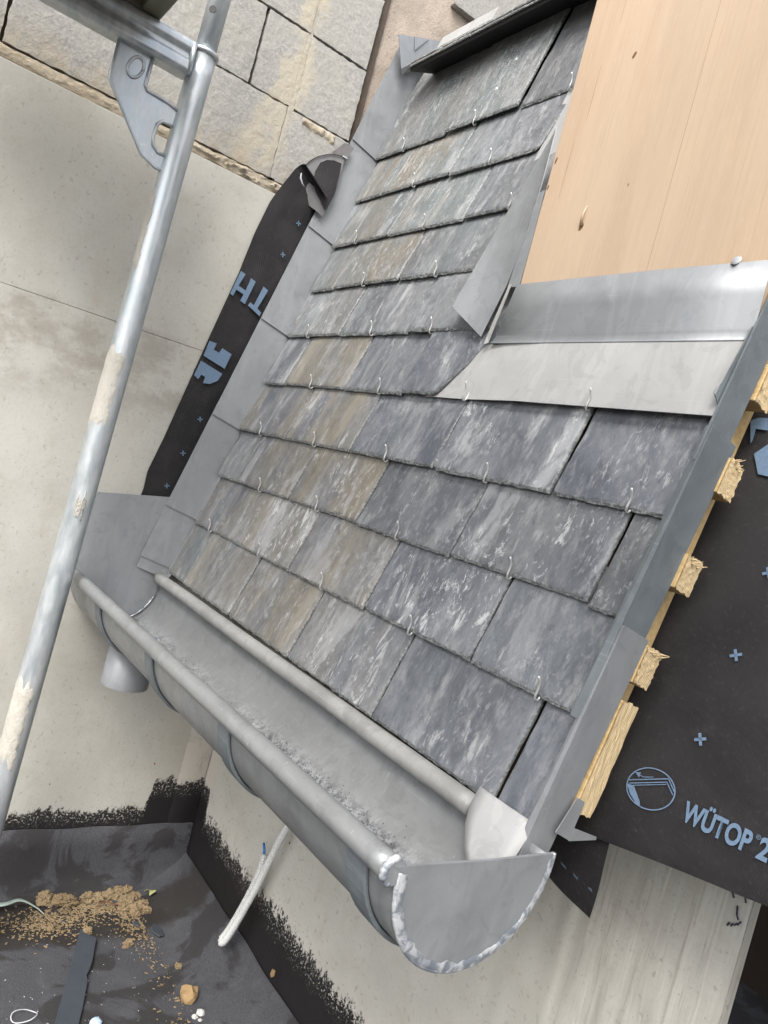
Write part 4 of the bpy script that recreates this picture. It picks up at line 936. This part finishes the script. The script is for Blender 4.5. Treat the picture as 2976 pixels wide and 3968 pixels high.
rim = [Vector((px + .0045, y, z)) for y, z in ((-.2300, .7945), (-.246, .7985), (-.2835, .8005), (-.2885, .806), (-.2880, .853))]; tube('pressed_rim', rim, .0032, MG, go, 8)
rim = [Vector((px + .0045, y, z)) for y, z in gs[5:13]]; tube('pressed_rim', rim, .0030, MG, go, 8)
rim = [Vector((px + .0045, y + .001, z)) for y, z in gs[0:5]]; tube('pressed_rim', rim, .0026, MG, go, 8)
ovl = [Vector((px + .0045, -.3095 + .0115 * math.cos(t) + .003 * math.sin(t), .8255 + .0175 * math.sin(t))) for t in [2 * math.pi * k / 28 for k in range(29)]]; tube('pressed_oval', ovl, .0026, MG, go, 8)
tube('weld', [Vector((px + .016, -.232, .852)), Vector((px + .019, -.232, .88)), Vector((px + .016, -.232, .905))], .005, MG, sc, 8, jitter=.2)
# deck plank overhead, resting on the transom
dk2 = thing('scaffold_deck', (.9, -.45, .909), 'grimy steel framed scaffold deck resting on the transom, top left', 'scaffold deck')
yd0, yd1, xd0, xd1, zd = -.292, -.60, .196, 1.9, .909
box('end_rail', (xd0, yd1, zd), (xd0 + .032, yd0, zd + .055), MOLIVE, dk2, .004)
box('side_rail', (xd0 + .032, yd0 - .034, zd), (xd1, yd0, zd + .055), MOLIVE, dk2, .004)
box('side_rail', (xd0 + .032, yd1, zd), (xd1, yd1 + .034, zd + .055), MOLIVE, dk2, .004)
box('deck_board', (xd0 + .032, yd1 + .034, zd + .038), (xd1, yd0 - .034, zd + .052), MRUST, dk2)
box('paint_splash', (.2285, yd0 - .060, zd + .0335), (.262, yd0 - .0345, zd + .0375), MSTONE, dk2, .004)
# ================================================================== conduit
c1 = [Vector(q) for q in ((.478, .200, -.31), (.466, .200, -.347), (.4475, .198, -.40), (.4265, .192, -.49), (.408, .184, -.565), (.3975, .178, -.605), (.392, .175, -.620), (.3865, .174, -.6255), (.3825, .176, -.620), (.3865, .182, -.603), (.396, .190, -.56), (.4075, .198, -.50), (.4100, .2015, -.46), (.4060, .2020, -.444))]
def spline(pts, per):
    out = []
    for i in range(len(pts) - 1):
        p0, p1, p2, p3 = pts[max(i - 1, 0)], pts[i], pts[i + 1], pts[min(i + 2, len(pts) - 1)]
        for k in range(per):
            t = k / per; out.append(.5 * ((2 * p1) + (p2 - p0) * t + (2 * p0 - 5 * p1 + 4 * p2 - p3) * t * t + (3 * p1 - p0 - 3 * p2 + p3) * t ** 3))
    return out + [pts[-1]]
pp = spline(c1, 40)
# resample evenly for the corrugation
ln = [0]
for a, b in zip(pp[:-1], pp[1:]): ln.append(ln[-1] + (b - a).length)
res = []; stp = .0011; d = 0; i = 0
while d < ln[-1]:
    while ln[i + 1] < d: i += 1
    t = (d - ln[i]) / max(1e-9, ln[i + 1] - ln[i]); res.append(pp[i].lerp(pp[i + 1], t)); d += stp
rs = [.0070 if (k % 4) in (0, 1) else .0059 for k in range(len(res))]
cdt = tube('corrugated_conduit', res, rs, MWHITE, None, 14, base=(.386, .175, -.63)); tag(cdt, 'white corrugated conduit bent back on itself against the pale wall', 'conduit')
tube('wire_end', [c1[-1], c1[-1] + Vector((-.004, .001, .006)), c1[-1] + Vector((-.013, .002, .014))], .0026, MBLUE, cdt, 8)
# ================================================================== debris on the floor
cl = [(.095, -.070, .0125), (.104, -.061, .008), (.106, -.045, .012), (.114, -.032, .0125), (.112, -.018, .008), (.106, .012, .011), (.108, .030, .010), (.104, .056, .0115), (.112, .068, .010), (.098, .075, .011), (.101, .092, .0125), (.128, .083, .010), (.14, .08, .013), (.150, .075, .010), (.125, .106, .0105), (.158, .098, .012), (.172, .092, .008), (.165, .115, .009), (.206, -.012, .0075), (.256, .054, .0075), (.185, -.075, .006), (.342, .124, .0065), (.14, .118, .008), (.262, .047, .005)]
words = ['sandy clod by the wall foot, first from the left', 'small sandy clod against the first large one', 'large sandy clod, second from the left', 'wide flattened sandy clod left of the heap', 'crumbling clod at the left end of the debris heap', 'lumpy clod on the left of the debris heap', 'pale clod in the middle of the debris heap', 'clod at the top edge of the debris heap', 'round clod in the middle of the debris heap', 'clod behind the round one in the debris heap', 'largest clod at the top right of the heap', 'clod on the right half of the debris heap', 'big clod at the lower middle of the heap', 'clod low in the debris heap near the twig', 'clod beside the pale leaf at the heap corner', 'clod at the lower right of the debris heap', 'small clod below the debris heap', 'clod beside the slate shards', 'single clod at the top of the slate offcut', 'clod on bare felt right of the slate offcut', 'small clod left of the slate offcut', 'brown clod halfway to the orange wood block', 'clod near the heap corner under the leaf', 'tiny clod next to the bare felt clod']
for i, (x, y, r) in enumerate(cl):
    o = clod('dirt_clod', (x, y, FZ - .002), r * 1.15, MDIRT, i * 3.1 + 1, None, .75, .55, 4); tag(o, words[i], 'clod', 'dirt clods on the felt floor')
v = []; f = []
def flake(p, r):
    b = len(v); a = rnd.uniform(0, 6.28); c, q = math.cos(a), math.sin(a); l_, w_ = r * rnd.uniform(.7, 1.8), r * rnd.uniform(.3, .9); h = r * rnd.uniform(.2, .7)
    for (x, y, z) in ((-l_, -w_, 0), (l_, -w_, 0), (l_, w_, 0), (-l_, w_, 0), (-l_ * .6, -w_ * .6, h), (l_ * .6, -w_ * .5, h), (l_ * .5, w_ * .6, h), (-l_ * .6, w_ * .6, h)): v.append(p + Vector((x * c - y * q, x * q + y * c, z)))
    f.extend([(b + i for i in t) for t in ((0, 1, 5, 4), (1, 2, 6, 5), (2, 3, 7, 6), (3, 0, 4, 7), (4, 5, 6, 7))])
def flakes(n, fn, r0, r1, mat, name, label):
    global v, f
    v = []; f = []
    for _ in range(n): x, y = fn(); flake(Vector((x, y, FZ + .0015)), rnd.uniform(r0, r1))
    f = [tuple(t) for t in f]; tag(mobj(name, v, f, mat, None, base=(.2, 0, FZ)), label, name.replace('_', ' '), kind='stuff')
def heap():
    t = rnd.random()
    if t < .45: return max(.092, rnd.gauss(.122, .018)), rnd.gauss(.055, .042)
    if t < .75: return rnd.gauss(.162, .024), rnd.gauss(-.065, .045)
    if t < .90: return rnd.gauss(.19, .04), rnd.gauss(.09, .025)
    x = rnd.uniform(.2, .52); return x, .112 - .02 * (x - .2) + rnd.gauss(0, .022)
flakes(2400, heap, .0007, .0024, MDIRT, 'earth_crumbs', 'scattered brown earth crumbs across the felt floor')
flakes(900, heap, .0008, .0026, MCHIP, 'wood_chips', 'pale sawdust chips scattered over the felt floor')
flakes(90, heap, .0008, .0030, MSHARD, 'slate_chips', 'dark slate chips among the debris')
flakes(140, lambda: (rnd.uniform(.1, .5), rnd.uniform(-.2, .14)), .0005, .0012, MSTONE, 'white_specks', 'white specks scattered on the dark felt')
# slate offcut
e = []
for i in range(15):
    t = i / 14; e.append((.240 + t * .215 + .0022 * nz(t, 3, 1, 9), -.004 - t * .083 + .0030 * nz(t, 1, 1, 16) - (.006 if i == 6 else 0)))
pts = [(.214, -.030)] + e + [(.455, -.128)]
so = plate('slate_offcut', [(x, y, FZ + .013 - .006 * (x - .21) / .22) for x, y in pts], .0055, MOFF, None, normal=(0, 0, 1), bev=.001, base=(.33, -.06, FZ)); tag(so, 'long dark slate offcut lying on the felt below the heap', 'slate')
for i, (x, y, r, rot, lab) in enumerate(((.232, .116, .022, .6, 'large dark slate shard beside the upstand corner'), (.205, .083, .012, .2, 'small dark slate shard left of the large one'), (.128, .062, .011, 1.0, 'dark shard half buried in the clods'), (.118, .118, .010, .5, 'dark shard beside the pale leaf'))):
    q = [(math.cos(t + rot) * r * (1 + .3 * rnd.uniform(-1, 1)), math.sin(t + rot) * r * .5 * (1 + .3 * rnd.uniform(-1, 1))) for t in (0, 1.1, 2.2, 3.2, 4.3, 5.3)]
    o = plate('slate_shard', [(x + a, y + b, FZ + .008 + a * .15) for a, b in q], .003, MSHARD, None, normal=(0, 0, 1), bev=.0008, base=(x, y, FZ)); tag(o, lab, 'shard', 'slate shards')
o = clod('wood_block', (.425, .112, FZ), .0165, MWB, 77, None, .8, .45, 2); tag(o, 'broken orange wood block on the felt near the upstand', 'wood block')
for i, (x, y, r, lab) in enumerate(((.466, .120, .0075, 'largest white stone below the wood block'), (.470, .108, .0055, 'white stone left of the largest one'), (.479, .114, .004, 'smallest white stone of the three'))):
    tag(clod('stone', (x, y, FZ), r, MSTONE, 40 + i, None, .8, .3, 2), lab, 'stone', 'white stones')
lf = []
for i in range(10): t = i / 9; lf.append((.112 + .018 * t, .128 + .010 * math.sin(t * 3.1) * 1.0 + .004 * t, FZ + .013 + .006 * math.sin(t * 3)))
v = []; f = []
for i, p in enumerate(lf):
    w_ = .007 * math.sin(math.pi * (i + .5) / 10); v += [(p[0] - w_ * .3, p[1] - w_, p[2] + .003), p, (p[0] + w_ * .3, p[1] + w_, p[2] + .002)]
for i in range(9): f += [(i * 3, i * 3 + 1, i * 3 + 4, i * 3 + 3), (i * 3 + 1, i * 3 + 2, i * 3 + 5, i * 3 + 4)]
tag(mobj('leaf', v, f, MLEAF, None, True, base=(.12, .13, FZ)), 'curled pale green leaf at the corner of the debris heap', 'leaf')
tw = tube('twig', spline([Vector((.140, .020, FZ + .008)), Vector((.132, .040, FZ + .012)), Vector((.140, .060, FZ + .009)), Vector((.148, .082, FZ + .012))], 8), .0011, MTWIG, None, 6, base=(.14, .05, FZ)); tag(tw, 'thin red brown twig lying in the debris heap', 'twig')
st_ = spline([Vector((.100, -.185, FZ + .010)), Vector((.112, -.150, FZ + .015)), Vector((.108, -.120, FZ + .018)), Vector((.122, -.093, FZ + .010)), Vector((.140, -.079, FZ + .004))], 8)
v = []; f = []
for i, p in enumerate(st_):
    w_ = .0065 * (1 - i / len(st_)) ** 1.2 + .0008; v += [tuple(p + Vector((-w_, 0, .001))), tuple(p + Vector((w_, 0, 0)))]
for i in range(len(st_) - 1): f.append((i * 2, i * 2 + 1, i * 2 + 3, i * 2 + 2))
o = mobj('plastic_strip', v, f, MGREEN, None, True, base=(.11, -.13, FZ)); sm = o.modifiers.new('solid', 'SOLIDIFY'); sm.thickness = .001; tag(o, 'curved grey green plastic strip at the left picture edge', 'plastic strip')
sp_ = [Vector((.398 + .014 * math.cos(t) * (1 + .1 * math.sin(3 * t)), -.158 + .02 * math.sin(t), FZ + .005 + .003 * math.sin(2 * t))) for t in [k * .35 for k in range(40)]]
tag(tube('string', sp_, .0009, MPAPER, None, 6, base=(.4, -.16, FZ)), 'loop of pale string at the bottom left corner', 'string')
bl = clod('plastic_scrap', (.440, -.054, FZ), .010, mat_plain('blue_white_plastic', (.42, .52, .68), .3, 0, .3, 40), 5, None, .5, .3, 2); tag(bl, 'small blue white plastic scrap beside the slate offcut foot', 'scrap')
of = plate('yellow_scrap', [(.520, .2045, -.5905), (.528, .2045, -.588), (.529, .2045, -.598), (.523, .2045, -.604), (.518, .2045, -.600)], .002, MWB, None, normal=(0, -1, 0), base=(.523, .203, -.60)); tag(of, 'small orange wood flake stuck on the black bitumen of the wall foot', 'wood flake')
